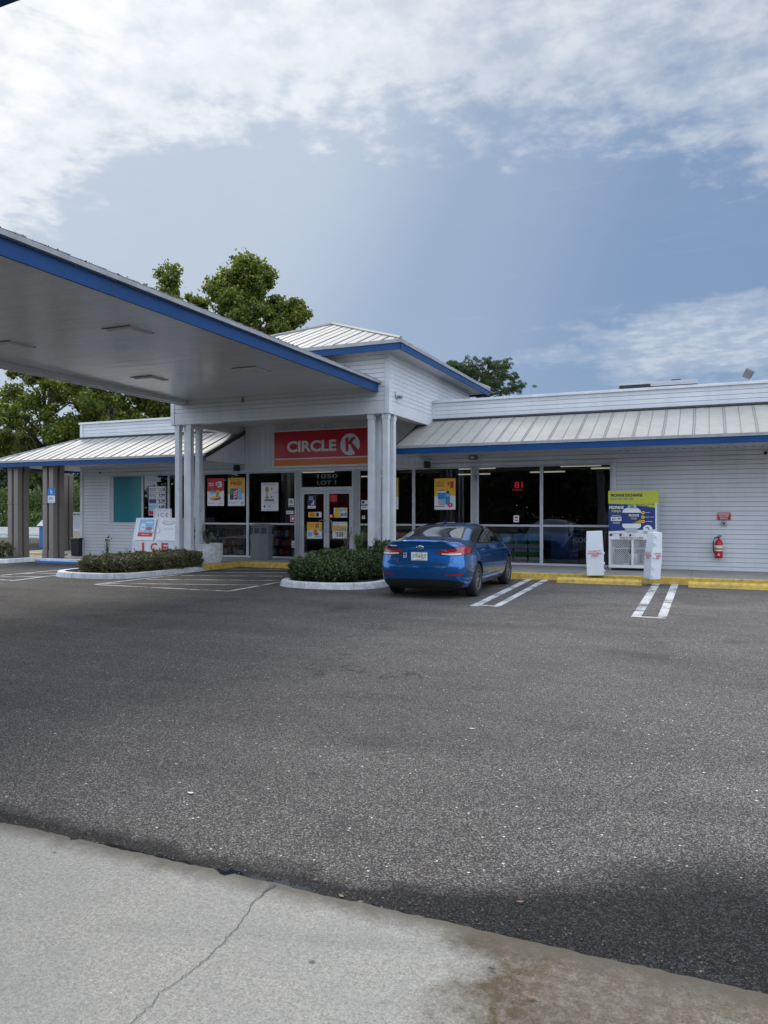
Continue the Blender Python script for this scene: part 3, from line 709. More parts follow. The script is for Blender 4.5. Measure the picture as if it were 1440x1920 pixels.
# fascia + drip edges
def fascia(x0, x1, y, z0=3.20, z1=3.352, parent=store):
    MB('blue').box(x0, x1, y - .02, y + .02, z0, z1).build('fascia', parent)
    MB('drip').box(x0 - .01, x1 + .01, y - .045, y + .02, z1 + .002, ZE).build('gutter', parent)
fascia(EXL, GX0, EY); fascia(GX1, XR, EY)
MB('blue').box(EXL - .02, EXL + .02, EY + .02, 34, 3.20, 3.352).build('fascia', store)
MB('drip').box(EXL - .045, EXL + .02, EY + .02, 34, 3.354, ZE).build('gutter', store)
so_ = MB('soffit'); so_.box(EXL + .02, GX0 + .02, EY + .02, WY - .001, 3.27, 3.29).box(GX1 - .02, XR, EY + .02, WY - .001, 3.27, 3.29).box(EXL + .02, XL - .001, WY - .001, 34, 3.27, 3.29)
MB('soffit').box(GX1, -2.0, WY - .06, WY - .03, 3.2, 3.268).build('frieze_board', store)
vs_ = so_
x = -2.2
while x < XR:
    vs_.box(x, x + .03, WY - .25, WY - .08, 3.266, 3.2695, 'dark'); x += .20
vs_.build('soffit', store)

# tower
tw = MB('white'); TZ0, TZ1 = 4.17, 5.73
laps(tw, (TX0, TY0), (TX1, TY0), (0, -1), TZ0, TZ1)
laps(tw, (TX1, TY0), (TX1, TY1), (1, 0), TZ0, TZ1)
laps(tw, (TX0, TY1), (TX0, TY0), (-1, 0), TZ0, TZ1)
tw.face([(TX0, TY1, TZ0), (TX1, TY1, TZ0), (TX1, TY1, TZ1), (TX0, TY1, TZ1)])
tw.build('tower_wall', store)
for xa_, xb_ in ((TX0 - .022, TX0 + .10), (TX1 - .10, TX1 + .022)): MB('trim').box(xa_, xb_, TY0 - .022, TY0 + .10, TZ0 - .01, TZ1).build('corner_board', store, bevel=.003)
ts = MB('soffit')      # hollow underside: ring beam and recessed ceiling
ts.box(TX0 + .001, TX1 - .001, TY0 + .002, TY0 + .30, TZ0 - .004, TZ0 + .30).box(TX0 + .001, TX0 + .28, TY0 + .30, WY - .02, TZ0 - .004, TZ0 + .30).box(TX1 - .28, TX1 - .001, TY0 + .30, WY - .02, TZ0 - .004, TZ0 + .30)
ts.box(TX0 + .28, TX1 - .28, TY0 + .30, WY, 4.44, 4.47)
ts.build('entrance_ceiling', store)
OV = .52; ez0, ez1, ez2 = 5.64, 5.80, 5.89
ex0, ex1, ey0, ey1 = TX0 - OV, TX1 + OV, TY0 - OV, TY1 + OV
f_ = MB('blue'); f_.box(ex0, ex1, ey0 - .02, ey0 + .02, ez0, ez1).box(ex1 - .02, ex1 + .02, ey0 + .02, ey1, ez0, ez1).box(ex0 - .02, ex0 + .02, ey0 + .02, ey1, ez0, ez1).box(ex0, ex1, ey1, ey1 + .02, ez0, ez1)
f_.build('tower_fascia', store)
f_ = MB('drip'); f_.box(ex0 - .05, ex1 + .05, ey0 - .05, ey0 + .02, ez1 + .002, ez2).box(ex1 - .02, ex1 + .05, ey0 + .02, ey1 + .05, ez1 + .002, ez2).box(ex0 - .05, ex0 + .02, ey0 + .02, ey1 + .05, ez1 + .002, ez2)
f_.build('tower_gutter', store)
MB('soffit').box(ex0 + .02, ex1 - .02, ey0 + .02, ey1, 5.71, 5.73).build('tower_soffit', store)
ax, ay, azp = (ex0 + ex1) / 2, (ey0 + ey1) / 2, 7.56
cs = [(ex0 - .04, ey0 - .04, ez2), (ex1 + .04, ey0 - .04, ez2), (ex1 + .04, ey1 + .04, ez2), (ex0 - .04, ey1 + .04, ez2)]
tr2 = MB('roof')
for i in range(4): roof_face(tr2, [cs[i], cs[(i + 1) % 4], (ax, ay, azp)], None)
tr2.build('tower_roof', store)
hp = MB('roof')
for c_ in cs: hp.tube([(c_[0], c_[1], c_[2] + .02), (ax, ay, azp + .03)], .045, 6)
hp.build('tower_hip_cap', store)

# porch posts
def cluster(x, y, z0, z1, wd=.15, gap=.26, m='trim', band=None, name='post'):
    for i in (0, 1):
        for j in (0, 1):
            x0 = x + i * (wd + gap) ; y0 = y + j * (wd + gap)
            mb = MB(m); mb.box(x0, x0 + wd, y0, y0 + wd, z0, z1)
            mb.box(x0 - .012, x0 + wd + .012, y0 - .012, y0 + wd + .012, z1 - .14, z1 - .002, m).box(x0 - .012, x0 + wd + .012, y0 - .012, y0 + wd + .012, z0, z0 + .28, m)
            for d in (-1, 1):
                pass
            if band: mb.box(x0 - .015, x0 + wd + .015, y0 - .015, y0 + wd + .015, band, band + .02, m)
            mb.build(name, store, bevel=.004)
pa = G(715, 1072, .1)
cluster(XU(328, 17.75), 17.75, .08, TZ0 + .001)
cluster(XU(689.5, 17.75), 17.75, .08, TZ0 + .001)
cluster(XU(80, 19.1), 19.1, .045, 3.25, .19, .10, 'taupe', 1.93)
cluster(XU(14.5, 19.1), 19.1, .045, 3.25, .19, .10, 'taupe', 1.93)
cluster(XU(104, 23.4), 23.4, .045, 3.25, .19, .10, 'taupe', 1.93)

# ------------------------------------------------------------ storefront glazing
FT, FB, MR = 2.965, .155, 1.259     # head, foot, mid rail
def window(x0, x1, z0, z1, rail=None, glassmat='glass', yy=WY, fm='frame', l=.05, r=.05, fw=.05):
    fr_ = MB(fm); d0, d1 = yy - .035, yy + .05
    fr_.box(x0, x0 + l, d0, d1, z0, z1).box(x1 - r, x1, d0, d1, z0, z1).box(x0 + l, x1 - r, d0, d1, z1 - fw, z1).box(x0 + l, x1 - r, d0, d1, z0, z0 + fw)
    if rail: fr_.box(x0 + l, x1 - r, d0, d1, rail - .028, rail + .028)
    w_ = fr_.build('window', store, bevel=.003)
    g = MB(glassmat)
    for a, b_ in (((z0 + fw, (rail - .028) if rail else z1 - fw),) + (((rail + .028, z1 - fw),) if rail else ())):
        g.face([(x0 + l, yy, a), (x1 - r, yy, a), (x1 - r, yy, b_), (x0 + l, yy, b_)])
    g.build('pane', w_); return w_
XW = lambda u: XU(u)
window(-19.74, XW(268), 1.235, 2.96, glassmat='teal', l=.16, r=.04)
window(XW(268), XW(317), 1.235, 2.96, l=.04, r=.04)
window(XW(317), -16.13, 1.235, 2.96, l=.04, r=.05)
bays = [(-16.02, XW(382)), (XW(382), XW(465)), (XW(465), XW(555.5)), (XW(664), XW(668)), (XW(673), XW(776)), (XW(776), XW(886)), (XW(895), XW(1015.5)), (XW(1015.5), -2.40)]
for i, (a, b_) in enumerate(bays):
    if i == 3: continue
    window(a, b_, FB, FT, MR, l=.045, r=.045, fw=.06)
for a, b_ in ((XW(555.5) + .002, XW(563)), (XW(663.5), XW(673) - .002), (XW(886) + .002, XW(895) - .002)): MB('framed').box(a, b_, WY - .048, WY + .05, FB, FT).build('pilaster', store, bevel=.004)
# conduit box on pilaster
MB('grey').box(-6.19, -6.13, WY - .07, WY - .046, 2.55, 2.72).build('conduit_box', store)
# doors
dx0, dx1 = XW(563), XW(663.5); DZ = 2.33
window(dx0, dx1, DZ + .05, FT, None, l=.05, r=.05, fw=.05)
dh = MB('frame'); dh.box(dx0, dx0 + .05, WY - .035, WY + .05, FB, DZ + .05).box(dx1 - .05, dx1, WY - .035, WY + .05, FB, DZ + .05).box(dx0 + .05, dx1 - .05, WY - .03, WY + .05, DZ - .02, DZ + .05)
dh.build('door_frame', store)
mid = XW(612.8)
for a, b_, hx in ((dx0 + .055, mid - .004, -1), (mid + .004, dx1 - .055, 1)):
    d = MB('frame'); y0, y1 = WY - .03, WY + .015
    d.box(a, a + .09, y0, y1, FB + .01, DZ - .03).box(b_ - .09, b_, y0, y1, FB + .01, DZ - .03).box(a + .09, b_ - .09, y0, y1, DZ - .12, DZ - .03).box(a + .09, b_ - .09, y0, y1, FB + .01, FB + .20)
    do = d.build('door', store, bevel=.003)
    MB('glass').face([(a + .09, WY - .01, FB + .20), (b_ - .09, WY - .01, FB + .20), (b_ - .09, WY - .01, DZ - .12), (a + .09, WY - .01, DZ - .12)]).build('pane', do)
    xx = b_ - .045 if hx < 0 else a + .045
    dr = -1 if hx < 0 else 1
    xh = xx
    MB('steel').tube([(xh, y0, 1.06), (xh + dr * .02, y0 - .06, 1.06), (xh + dr * .14, y0 - .07, 1.06), (xh + dr * .16, y0 - .07, 1.09), (xh + dr * .16, y0 - .07, 1.36), (xh + dr * .14, y0 - .07, 1.39), (xh + dr * .02, y0 - .06, 1.39), (xh, y0, 1.39)], .012, 6).build('handle', do, smooth=True)

# interior shell
it = MB('intwall')
it.face([(XL + .1, 30, 0), (XR - .1, 30, 0), (XR - .1, 30, 3.2), (XL + .1, 30, 3.2)]).face([(XL + .1, WY + .1, 0), (XL + .1, 30, 0), (XL + .1, 30, 3.2), (XL + .1, WY + .1, 3.2)]).face([(XR - .1, WY + .1, 0), (XR - .1, 30, 0), (XR - .1, 30, 3.2), (XR - .1, WY + .1, 3.2)])
it.face([(XL + .1, WY + .06, 3.08), (XR - .1, WY + .06, 3.08), (XR - .1, 30, 3.08), (XL + .1, 30, 3.08)], 'intdark')
it.face([(XL + .1, WY + .06, .152), (XR - .1, WY + .06, .152), (XR - .1, 30, .152), (XL + .1, 30, .152)], 'intfloor')
it.face([(XL + .1, WY + .055, .05), (-16.1, WY + .055, .05), (-16.1, WY + .055, 1.22), (XL + .1, WY + .055, 1.22)], 'intdark')
it.face([(-2.3, WY + .055, .05), (XR - .1, WY + .055, .05), (XR - .1, WY + .055, 3.0), (-2.3, WY + .055, 3.0)], 'intdark')
it.build('interior_shell', store)
for x_, y_ in ((-15, 23), (-12.6, 23.4), (-9.4, 23), (-6.9, 23.6), (-5.2, 23.), (-3.6, 23.5), (-2.9, 25), (-5.2, 26.5), (-8, 27), (-12, 27)): MB('lamp').box(x_ - .6, x_ + .6, y_ - .06, y_ + .06, 3.03, 3.07).build('ceiling_light_strip', store)
MB('door_red').box(-11.9, -10.1, 21.9, 22.0, 1.55, 2.28).build('interior_red_wall', store)

# shelves of goods just inside
def gondola(x0, x1, y, label, seed, h=1.15):
    g = random.Random(seed); t_ = thing('goods_shelf', label, 'shelf', ((x0 + x1) / 2, y, .15), 'shelves of goods behind the glass')
    MB('intdark').box(x0, x1, y + .32, y + .36, .15, .15 + h).box(x0, x1, y, y + .32, .17, .22).box(x0, x1, y, y + .32, .50, .53).box(x0, x1, y, y + .32, .80, .83).build('rack', t_)
    for z in (.22, .53, .83):
        mb = MB('paper'); x = x0 + .02
        while x < x1 - .12:
            w_ = g.choice((.09, .12, .16)); hh = g.uniform(.12, .24)
            mb.box(x, x + w_ - .015, y + .03, y + .26, z + .002, z + hh, g.choice(['pred', 'pblue', 'pyel', 'paper', 'pgreen', 'pbrown', 'pgrey', 'orange', 'pnavy'])); x += w_
        mb.build('packets', t_)
gondola(-15.9, -14.2, 21.6, 'low shelf of packets inside the window behind the planter', 1)
gondola(-13.8, -12.3, 21.7, 'low shelf of packets inside the window behind the grey bin', 2)
gondola(-9.7, -8.2, 21.6, 'low shelf of packets inside the window right of the doors', 3)
gondola(-7.9, -6.5, 21.6, 'low shelf of packets in the window under the one dollar poster', 4)
# water cases stacked inside
wc = thing('water_case_stack', 'stack of shrink-wrapped drink cases behind the glass beside the car', 'drink cases', (-5.2, 21.5, .155))
for i in range(4):
    for j in range(4):
        x0 = -6.0 + i * .42; mb = MB('lblue'); z = .157 + j * .22
        mb.box(x0, x0 + .40, 21.35, 21.62, z, z + .13, ['pgrey', 'pgreen', 'pgrey', 'lblue'][j]).box(x0 + .02, x0 + .38, 21.36, 21.61, z + .131, z + .205, ['paper', 'pgrey', 'pgreen', 'lblue'][j])
        mb.build('drink_case', wc)
kb = thing('crate_stack', 'dark crates with faint KOOL lettering low inside the right window', 'crates', (-3.3, 21.5, .155))
MB('pnavy').box(-4.1, -3.35, 21.4, 21.8, .157, 1.0).build('crate', kb); MB('ink').box(-3.3, -2.6, 21.4, 21.8, .157, 1.05).build('crate', kb)
l_ = MB('pgrey'); put_text(l_, 'KOOL', (-3.9, 21.397, 0), (1, 0, 0), (0, 0, 1), .42, .95, .80, .93, 'pgrey'); l_.build('lettering', kb)
# red LED thermometer
a = PY(963, 915, 21.6); b_ = PY(978, 905, 21.6)
ld = thing('led_display', 'red glowing LED number 81 hanging inside the window right of the pilaster', 'led sign', (a[0], 21.6, a[1]))
MB('ink').box(a[0] - .05, b_[0] + .05, 21.62, 21.66, a[1] - .10, b_[1] + .05).build('housing', ld)
l_ = MB('led'); put_text(l_, '81', (0, 21.6, 0), (1, 0, 0), (0, 0, 1), a[0] + .03, b_[0] + .03, a[1], b_[1] + .02, 'led', 0.); put_text(l_, 'FAHRENHEIT', (0, 21.6, 0), (1, 0, 0), (0, 0, 1), a[0] - .03, b_[0], a[1] - .07, a[1] - .03, 'led', 0.); l_.build('digits', ld)

# ------------------------------------------------------------ CIRCLE K sign
SY = 20.84
sg = thing('store_sign', 'red and orange store sign with white lettering above the doors', 'sign', (-11, SY, 3.04))
sx0, sx1, sz0, sz1 = -12.90, -9.05, 3.045, 4.275
MB('trim').box(sx0, sx1, SY, SY + .15, sz0, sz0 + .07).box(sx0, sx1, SY, SY + .15, sz1 - .07, sz1).box(sx0, sx0 + .07, SY, SY + .15, sz0 + .07, sz1 - .07).box(sx1 - .07, sx1, SY, SY + .15, sz0 + .07, sz1 - .07).build('sign_frame', sg, bevel=.01)
fx0, fx1, fz0, fz1 = sx0 + .07, sx1 - .07, sz0 + .07, sz1 - .07
face = MB('signred'); y = SY + .03
face.face([(fx0, y, fz0 + .235), (fx1, y, fz0 + .235), (fx1, y, fz1), (fx0, y, fz1)], 'signred')
face.face([(fx0, y, fz0 + .20), (fx1, y, fz0 + .20), (fx1, y, fz0 + .235), (fx0, y, fz0 + .235)], 'paper')
face.face([(fx0, y, fz0), (fx1, y, fz0), (fx1, y, fz0 + .20), (fx0, y, fz0 + .20)], 'orange')
face.build('sign_face', sg)
l_ = MB('paper')
put_text(l_, 'CIRCLE', (0, y - .006, 0), (1, 0, 0), (0, 0, 1), -12.36, -10.60, 3.535, 3.895, 'paper', .035)
l_.build('lettering', sg)
ds = MB('paper'); cx_, cz_, rd = -10.13, 3.72, .335
ds.face([(cx_ + rd * math.cos(i * math.pi / 24), y - .006, cz_ + rd * math.sin(i * math.pi / 24)) for i in range(48)], 'paper')
K = [[(-.155, -.215), (-.055, -.215), (-.055, .215), (-.155, .215)], [(-.060, -.02), (-.060, .07), (.075, .215), (.20, .215), (.055, .055)], [(-.03, .06), (.045, .09), (.305, -.20), (.185, -.315)]]
for p in K: ds.face([(cx_ + a, y - .010 - .001 * K.index(p), cz_ + b_) for a, b_ in p], 'signred')
ds.build('emblem', sg)

# ------------------------------------------------------------ posters on the glass
GYp = WY - .012
UX, UZ, NF = (1, 0, 0), (0, 0, 1), (0, -1, 0)
def poster(label, u0, v0, u1, v1, items, cat='poster', name='poster', group='posters in the shop windows', Y=GYp, back='paper'):
    um = (u0 + u1) / 2; x0 = XU(u0, Y); x1 = XU(u1, Y); z1 = PY(um, v0, Y)[1]; z0 = PY(um, v1, Y)[1]
    return panel(name, label, cat, (x0, Y, z0), UX, UZ, NF, x1 - x0, z1 - z0, items, group, back=back)
def cans(x0, y0, y1, w_, cols):
    r_ = []
    for i, c_ in enumerate(cols): xx = x0 + i * (w_ + .03); r_ += [('r', xx, y0 + .02, xx + w_, y1 - .02, c_), ('e', xx + w_ / 2, y0 + .02, w_ / 2, .02, c_), ('e', xx + w_ / 2, y1 - .02, w_ / 2, .02, 'pgrey')]
    return r_
poster('red topped three dollar meal poster, leftmost in the window left of the doors', 389, 896.5, 420, 948.5,
       [('p', [(0, .53), (.5, .47), (1, .55), (1, 1), (0, 1)], 'pred'), ('t', 'MEAL\nDEAL', .08, .72, .42, .84, 'paper', .02), ('t', '$', .50, .72, .62, .86, 'paper', .03), ('t', '3', .63, .66, .90, .88, 'paper', .05),
        ('e', .30, .52, .13, .07, 'pblue'), ('r', .20, .42, .40, .52, 'lblue'), ('e', .62, .50, .12, .07, 'plime'), ('r', .53, .34, .70, .48, 'pgold'), ('e', .50, .27, .34, .07, 'pbrown'), ('e', .44, .29, .26, .05, 'pyel'), ('e', .60, .25, .22, .03, 'pred'),
        ('t', 'LIMITED TIME OFFER', .07, .08, .42, .12, 'pblue'), ('t', 'ONLY HERE', .66, .06, .90, .09, 'ink')])
poster('yellow buy two get one FREE poster with drink cans', 427.5, 896, 459, 948.5,
       [('p', [(0, .42), (.5, .50), (1, .44), (1, 1), (0, 1)], 'pyel'), ('t', 'BUY 2 GET 1', .14, .90, .86, .965, 'pbrown', .02), ('t', 'FREE', .16, .74, .84, .87, 'pred', .04)] + cans(.12, .22, .66, .22, ['pnavy', 'pred', 'lblue']) +
       [('r', .14, .40, .32, .60, 'pgreen')] + [('p', [(.38, .28 + i * .09), (.58, .34 + i * .09), (.58, .38 + i * .09), (.38, .32 + i * .09)], 'paper') for i in range(3)] + [('t', 'mix and match', .05, .09, .48, .12, 'ink'), ('e', .86, .10, .08, .05, 'pgrey')])
poster('white event poster with a small gold cup, left of the doors', 490, 905, 522, 958,
       [('t', 'PROUD PARTNER', .14, .92, .86, .955, 'ink'), ('e', .34, .76, .11, .10, 'pgold'), ('r', .30, .50, .38, .72, 'pgold'), ('r', .25, .44, .44, .50, 'pbrown'), ('e', .62, .78, .03, .05, 'pred'), ('e', .62, .49, .04, .035, 'pnavy'),
        ('p', [(.72, .60), (.98, .66), (.98, .69), (.72, .63)], 'pgrey'), ('r', .20, .36, .75, .41, 'ink'), ('t', 'ENTER TO WIN\nA TRIP FOR 2', .14, .25, .86, .34, 'pgrey'), ('e', .20, .16, .04, .05, 'pnavy'), ('r', .42, .12, .58, .21, 'pgrey'), ('t', 'see store for details', .2, .04, .8, .07, 'pgrey')])
poster('small white rules card high beside the doors', 541, 935, 551, 950, [('r', .15, .35, .85, .85, 'pgrey'), ('t', '24', .3, .5, .7, .75, 'pnavy'), ('r', .1, .08, .9, .18, 'ink')], 'sticker', 'window_sticker', 'stickers beside the doors')
poster('short white strip sticker left of the doors', 537, 957.5, 550.5, 964, [('t', 'SMILE', .1, .3, .5, .7, 'ink'), ('t', 'CCTV', .6, .3, .9, .8, 'pgrey')], 'sticker', 'window_sticker', 'stickers beside the doors')
poster('pink square sticker left of the doors', 544.5, 966.5, 553.5, 978, [('r', .1, .1, .9, .9, 'pred'), ('e', .5, .5, .25, .25, 'paper')], 'sticker', 'window_sticker', 'stickers beside the doors')
poster('pale notice low beside the doors', 547, 1014, 553.5, 1027, [('r', .2, .2, .8, .3, 'ink'), ('r', .2, .5, .8, .6, 'ink')], 'sticker', 'window_sticker', 'stickers beside the doors')
DY = WY - .045
poster('navy card with a white boot shape, top of the left door', 577, 929, 592, 953.5, [('r', 0, .22, 1, 1, 'pnavy'), ('e', .5, .32, .48, .12, 'pnavy'), ('t', 'NOW\nHIRING', .12, .66, .70, .92, 'paper'), ('p', [(.42, .28), (.78, .30), (.85, .60), (.68, .62), (.62, .42), (.42, .36)], 'paper'), ('t', 'apply', .2, .06, .7, .12, 'pnavy')], 'sticker', 'door_sticker', 'notices on the doors', DY)
poster('orange and white strip notice across the left door', 578, 960, 603, 970, [('r', 0, 0, .56, 1, 'pyel'), ('e', .3, .5, .2, .35, 'orange'), ('r', .6, .15, .8, .85, 'ink')], 'sticker', 'door_sticker', 'notices on the doors', DY)
poster('yellow two dollar food poster low on the left door', 576, 979, 604, 1010, [('p', [(0, .45), (.5, .55), (1, .50), (1, 1), (0, 1)], 'pyel'), ('t', 'ANY\nSIZE', .12, .72, .48, .90, 'orange', .02), ('t', '$2', .55, .64, .84, .92, 'pred', .04), ('e', .2, .28, .16, .16, 'lblue'), ('e', .56, .44, .14, .12, 'orange'), ('e', .62, .28, .18, .08, 'pbrown'), ('r', .55, .10, .94, .18, 'lblue')], 'poster', 'poster', None, DY)
poster('yellow and white promotion notice high on the right door', 626, 952, 651, 970.5, [('r', 0, 0, .48, .5, 'pyel'), ('r', .12, .5, .45, 1, 'pyel'), ('t', 'SAVE', .5, .12, .98, .48, 'pnavy', .03), ('e', .55, .75, .12, .15, 'lblue'), ('e', .82, .82, .14, .14, 'pyel')], 'sticker', 'door_sticker', 'notices on the doors', DY)
poster('small red push sticker on the right door edge', 617.5, 964, 624, 971.5, [('r', 0, 0, 1, 1, 'pred'), ('e', .5, .5, .3, .3, 'paper')], 'sticker', 'door_sticker', 'notices on the doors', DY)
poster('white price poster reading 533 low on the right door', 623.5, 978.5, 651, 1009.5, [('r', .04, .42, .96, .78, 'pyel'), ('t', 'HOT DEAL', .22, .56, .84, .70, 'pblue', .03), ('r', .2, .5, .84, .54, 'pblue'), ('t', '$', .16, .28, .24, .38, 'ink'), ('t', '533', .27, .10, .74, .38, 'ink', .03), ('r', .05, .9, .8, .93, 'pgrey')], 'poster', 'poster', None, DY)
poster('faint dark card high on the right door', 619, 928, 632, 941, [('r', 0, 0, 1, 1, 'door_red'), ('t', 'HOURS', .15, .6, .9, .8, 'pbrown'), ('t', 'OPEN', .15, .2, .9, .4, 'pbrown')], 'sticker', 'door_sticker', 'notices on the doors', DY, 'door_red')
poster('white square notice on the sidelight right of the doors', 677, 938, 690, 946, [('r', .1, .3, .5, .8, 'pnavy')], 'sticker', 'window_sticker', 'stickers beside the doors')
poster('white wide notice on the sidelight right of the doors', 677, 948, 690, 955.5, [('r', .2, .4, .9, .6, 'lblue')], 'sticker', 'window_sticker', 'stickers beside the doors')
poster('tiny white heart sticker on the sidelight', 679, 967, 684.5, 973, [('e', .5, .5, .2, .2, 'pred')], 'sticker', 'window_sticker', 'stickers beside the doors')
poster('yellow topped poster half hidden behind the right posts', 722, 896, 747, 955, [('r', 0, .40, 1, 1, 'pyel'), ('t', 'FREE', .1, .75, .9, .9, 'pred', .03), ('r', .2, .1, .8, .38, 'lblue')])
poster('yellow add a drink one dollar poster above the blue car', 814.5, 897, 854, 955.5,
       [('p', [(0, .44), (.3, .42), (.6, .46), (1, .44), (1, 1), (0, 1)], 'pyel'), ('t', 'ADD A\nDRINK...', .06, .74, .50, .89, 'pred', .03), ('t', '$', .60, .76, .72, .89, 'pred', .03), ('t', '1', .76, .69, .90, .90, 'pred', .08), ('r', .16, .52, .54, .62, 'paper'), ('r', .17, .36, .53, .54, 'pblue'), ('e', .35, .62, .19, .02, 'pbrown'), ('e', .35, .36, .18, .03, 'pblue'), ('r', .20, .14, .52, .33, 'pgrey'),
        ('r', .54, .16, .74, .50, 'pblue'), ('e', .64, .50, .10, .05, 'pblue'), ('r', .60, .53, .70, .60, 'ink'), ('r', .55, .42, .73, .50, 'lblue'), ('e', .76, .15, .12, .075, 'pred'), ('t', '1', .73, .12, .79, .18, 'paper', .05), ('r', .04, .09, .50, .11, 'ink')])
poster('small tilted white card inside the window right of the car', 963, 966.5, 973, 979, [('r', .2, .55, .8, .85, 'pred'), ('r', .2, .2, .8, .4, 'ink')], 'sticker', 'window_sticker', 'stickers beside the doors')
# lettering on transom: street number
l_ = MB('pgrey'); put_text(l_, '1050', (0, WY - .006, 0), (1, 0, 0), (0, 0, 1), XU(595), XU(633), 2.70, 2.83, 'grey', .015); put_text(l_, 'LOT 1', (0, WY - .006, 0), (1, 0, 0), (0, 0, 1), XU(595), XU(630), 2.50, 2.63, 'grey', .015)
o = l_.build('address_lettering'); tag(o, 'white 1050 LOT 1 lettering on the transom over the doors', 'lettering')
# cigarette price board
um = 295; Yp = 20.985
x0, x1 = XU(277.5, Yp), XU(313, Yp); z1 = PY(um, 911, Yp)[1]; z0 = PY(um, 968, Yp)[1]
items = [('r', 0, 0, 1, 1, 'ink'), ('r', .05, .03, .93, .98, 'paper')]
for i, (pr, cc) in enumerate((('11.58', 'pgrey'), ('9.99', 'pgrey'), ('8.39', 'pnavy'), ('4.49', 'lblue'), ('3.99', 'pred'))):
    yb = .98 - (i + 1) * .19; items += [('r', .05, yb - .006, .93, yb + .006, 'ink'), ('r', .08, yb + .03, .45, yb + .15, cc), ('t', '$', .50, yb + .11, .54, yb + .15, 'ink'), ('t', pr, .58, yb + .03, .90, yb + .15, 'ink', .02)]
panel('price_board', 'black framed price board with four white price rows in the left window', 'price sign', (x0, Yp, z0), UX, UZ, NF, x1 - x0, z1 - z0, items)

# ------------------------------------------------------------ things on the walls
def spot(u, v, label):
    x_, z_ = PY(u, v, WY - .15); t_ = thing('wall_speaker', label, 'speaker', (x_, WY, z_), 'black wall speakers under the eaves')
    MB('steel').tube([(x_ - .10, WY, z_ + .03), (x_ - .03, WY - .10, z_ + .02)], .018, 6).build('bracket', t_)
    MB('black').prism([(x_ - .11, WY - .10), (x_ + .09, WY - .10), (x_ + .07, WY - .30), (x_ - .06, WY - .30)], z_ - .11, z_ + .09).build('cabinet', t_, bevel=.025)
spot(445, 877, 'black wall speaker above the window left of the sign')
spot(801, 870.5, 'black wall speaker above the window right of the posts')
def dome(u, v, label, r_=.055):
    x_, z_ = PY(u, v, WY - .08); t_ = thing('security_camera', label, 'camera', (x_, WY, z_), 'round security cameras on the store wall')
    MB('trim').lathe([(r_, 0), (r_, -.035), (r_ * .8, -.05), (.01, -.052)], (x_, WY - .012, z_), 16, 'y').build('mount', t_, smooth=True)
    MB('black').lathe([(r_ * .7, -.045), (r_ * .55, -.085), (.005, -.10)], (x_ - .015, WY - .012, z_), 16, 'y').build('lens_dome', t_, smooth=True)
dome(188, 887, 'round security camera beside the left corner of the store')
dome(1437, 849, 'round security camera high on the wall at the right edge', .065)
x_, z_ = PY(888, 858.5, WY - .1); t_ = thing('soffit_light', 'small grey box light under the eave above the pilaster', 'light', (x_, WY, z_))
MB('grey').box(x_ - .12, x_ + .12, WY - .20, WY - .03, z_ - .05, z_ + .06).build('housing', t_, bevel=.01); MB('trim').box(x_ - .05, x_ + .05, WY - .215, WY - .20, z_ - .02, z_ + .03).build('lens', t_)
# utility light on tower
a_ = (741 - 720) / F; Dv = None
Yc = 17.7 + .45; t_ = thing('flood_light', 'small white floodlight on the tower side near the corner', 'light', (TX1, Yc, 4.75))
MB('trim').box(TX1 + .016, TX1 + .06, Yc - .05, Yc + .05, 4.66, 4.78).build('base', t_, bevel=.008)
MB('grey').box(TX1 + .05, TX1 + .14, Yc - .02, Yc + .16, 4.60, 4.66).build('lamp_head', t_, bevel=.01)
x_, z_ = PY(455.5, 750, 17.64); t_ = thing('sensor_pod', 'small dark red sensor hanging on the lit siding under the canopy', 'sensor', (x_, 17.64, z_))
MB('pbrown').tube([(x_, 17.63, z_ - .07), (x_, 17.63, z_ + .06)], .026, 8).build('body', t_); MB('grey').tube([(x_, 17.63, z_ + .06), (x_, 17.67, z_ + .12)], .012, 6).build('stem', t_)
# emergency switch
x0, zt = PY(1345, 961, 20.97); x1, zb = PY(1370, 975, 20.97)
panel('warning_sign', 'red emergency shut off switch sign above the extinguisher', 'sign', (x0, 20.97, zb), UX, UZ, NF, x1 - x0, zt - zb, [('t', 'EMERGENCY\nSHUT OFF\nSWITCH', .06, .08, .94, .92, 'paper', .02)], back='red')
x_, z_ = PY(1357, 981.5, 20.95); t_ = thing('shutoff_button', 'small grey push button box under the red emergency sign', 'switch', (x_, 20.95, z_))
MB('steel').box(x_ - .065, x_ + .065, 20.93, 20.985, z_ - .06, z_ + .06).build('box', t_, bevel=.01); MB('ink').lathe([(.028, 0), (.028, -.02), (.001, -.022)], (x_, 20.929, z_), 14, 'y').build('button', t_)
# extinguisher
x_, _ = PY(1347.5, 1000, 20.85); z0 = PY(1347, 1047, 20.85)[1]; ye = 20.85
fe = thing('fire_extinguisher', 'red fire extinguisher hung on the white siding', 'fire extinguisher', (x_, ye, z0))
MB('red').lathe([(.02, 0), (.085, .005), (.095, .03), (.095, .38), (.08, .44), (.035, .475), (.03, .50)], (x_, ye, z0), 24).build('cylinder', fe, smooth=True, angle=50)
MB('paper').lathe([(.0965, .19), (.0965, .33)], (x_, ye, z0), 24).build('label_band', fe, smooth=True)
MB('pgold').lathe([(.0972, .215), (.0972, .27)], (x_, ye, z0), 24).build('label_patch', fe)
MB('ink').tube([(x_, ye, z0 + .49), (x_, ye, z0 + .54)], .026, 8).box(x_ - .03, x_ + .07, ye - .015, ye + .015, z0 + .54, z0 + .56).box(x_ - .02, x_ + .08, ye - .012, ye + .012, z0 + .575, z0 + .59).build('valve', fe)
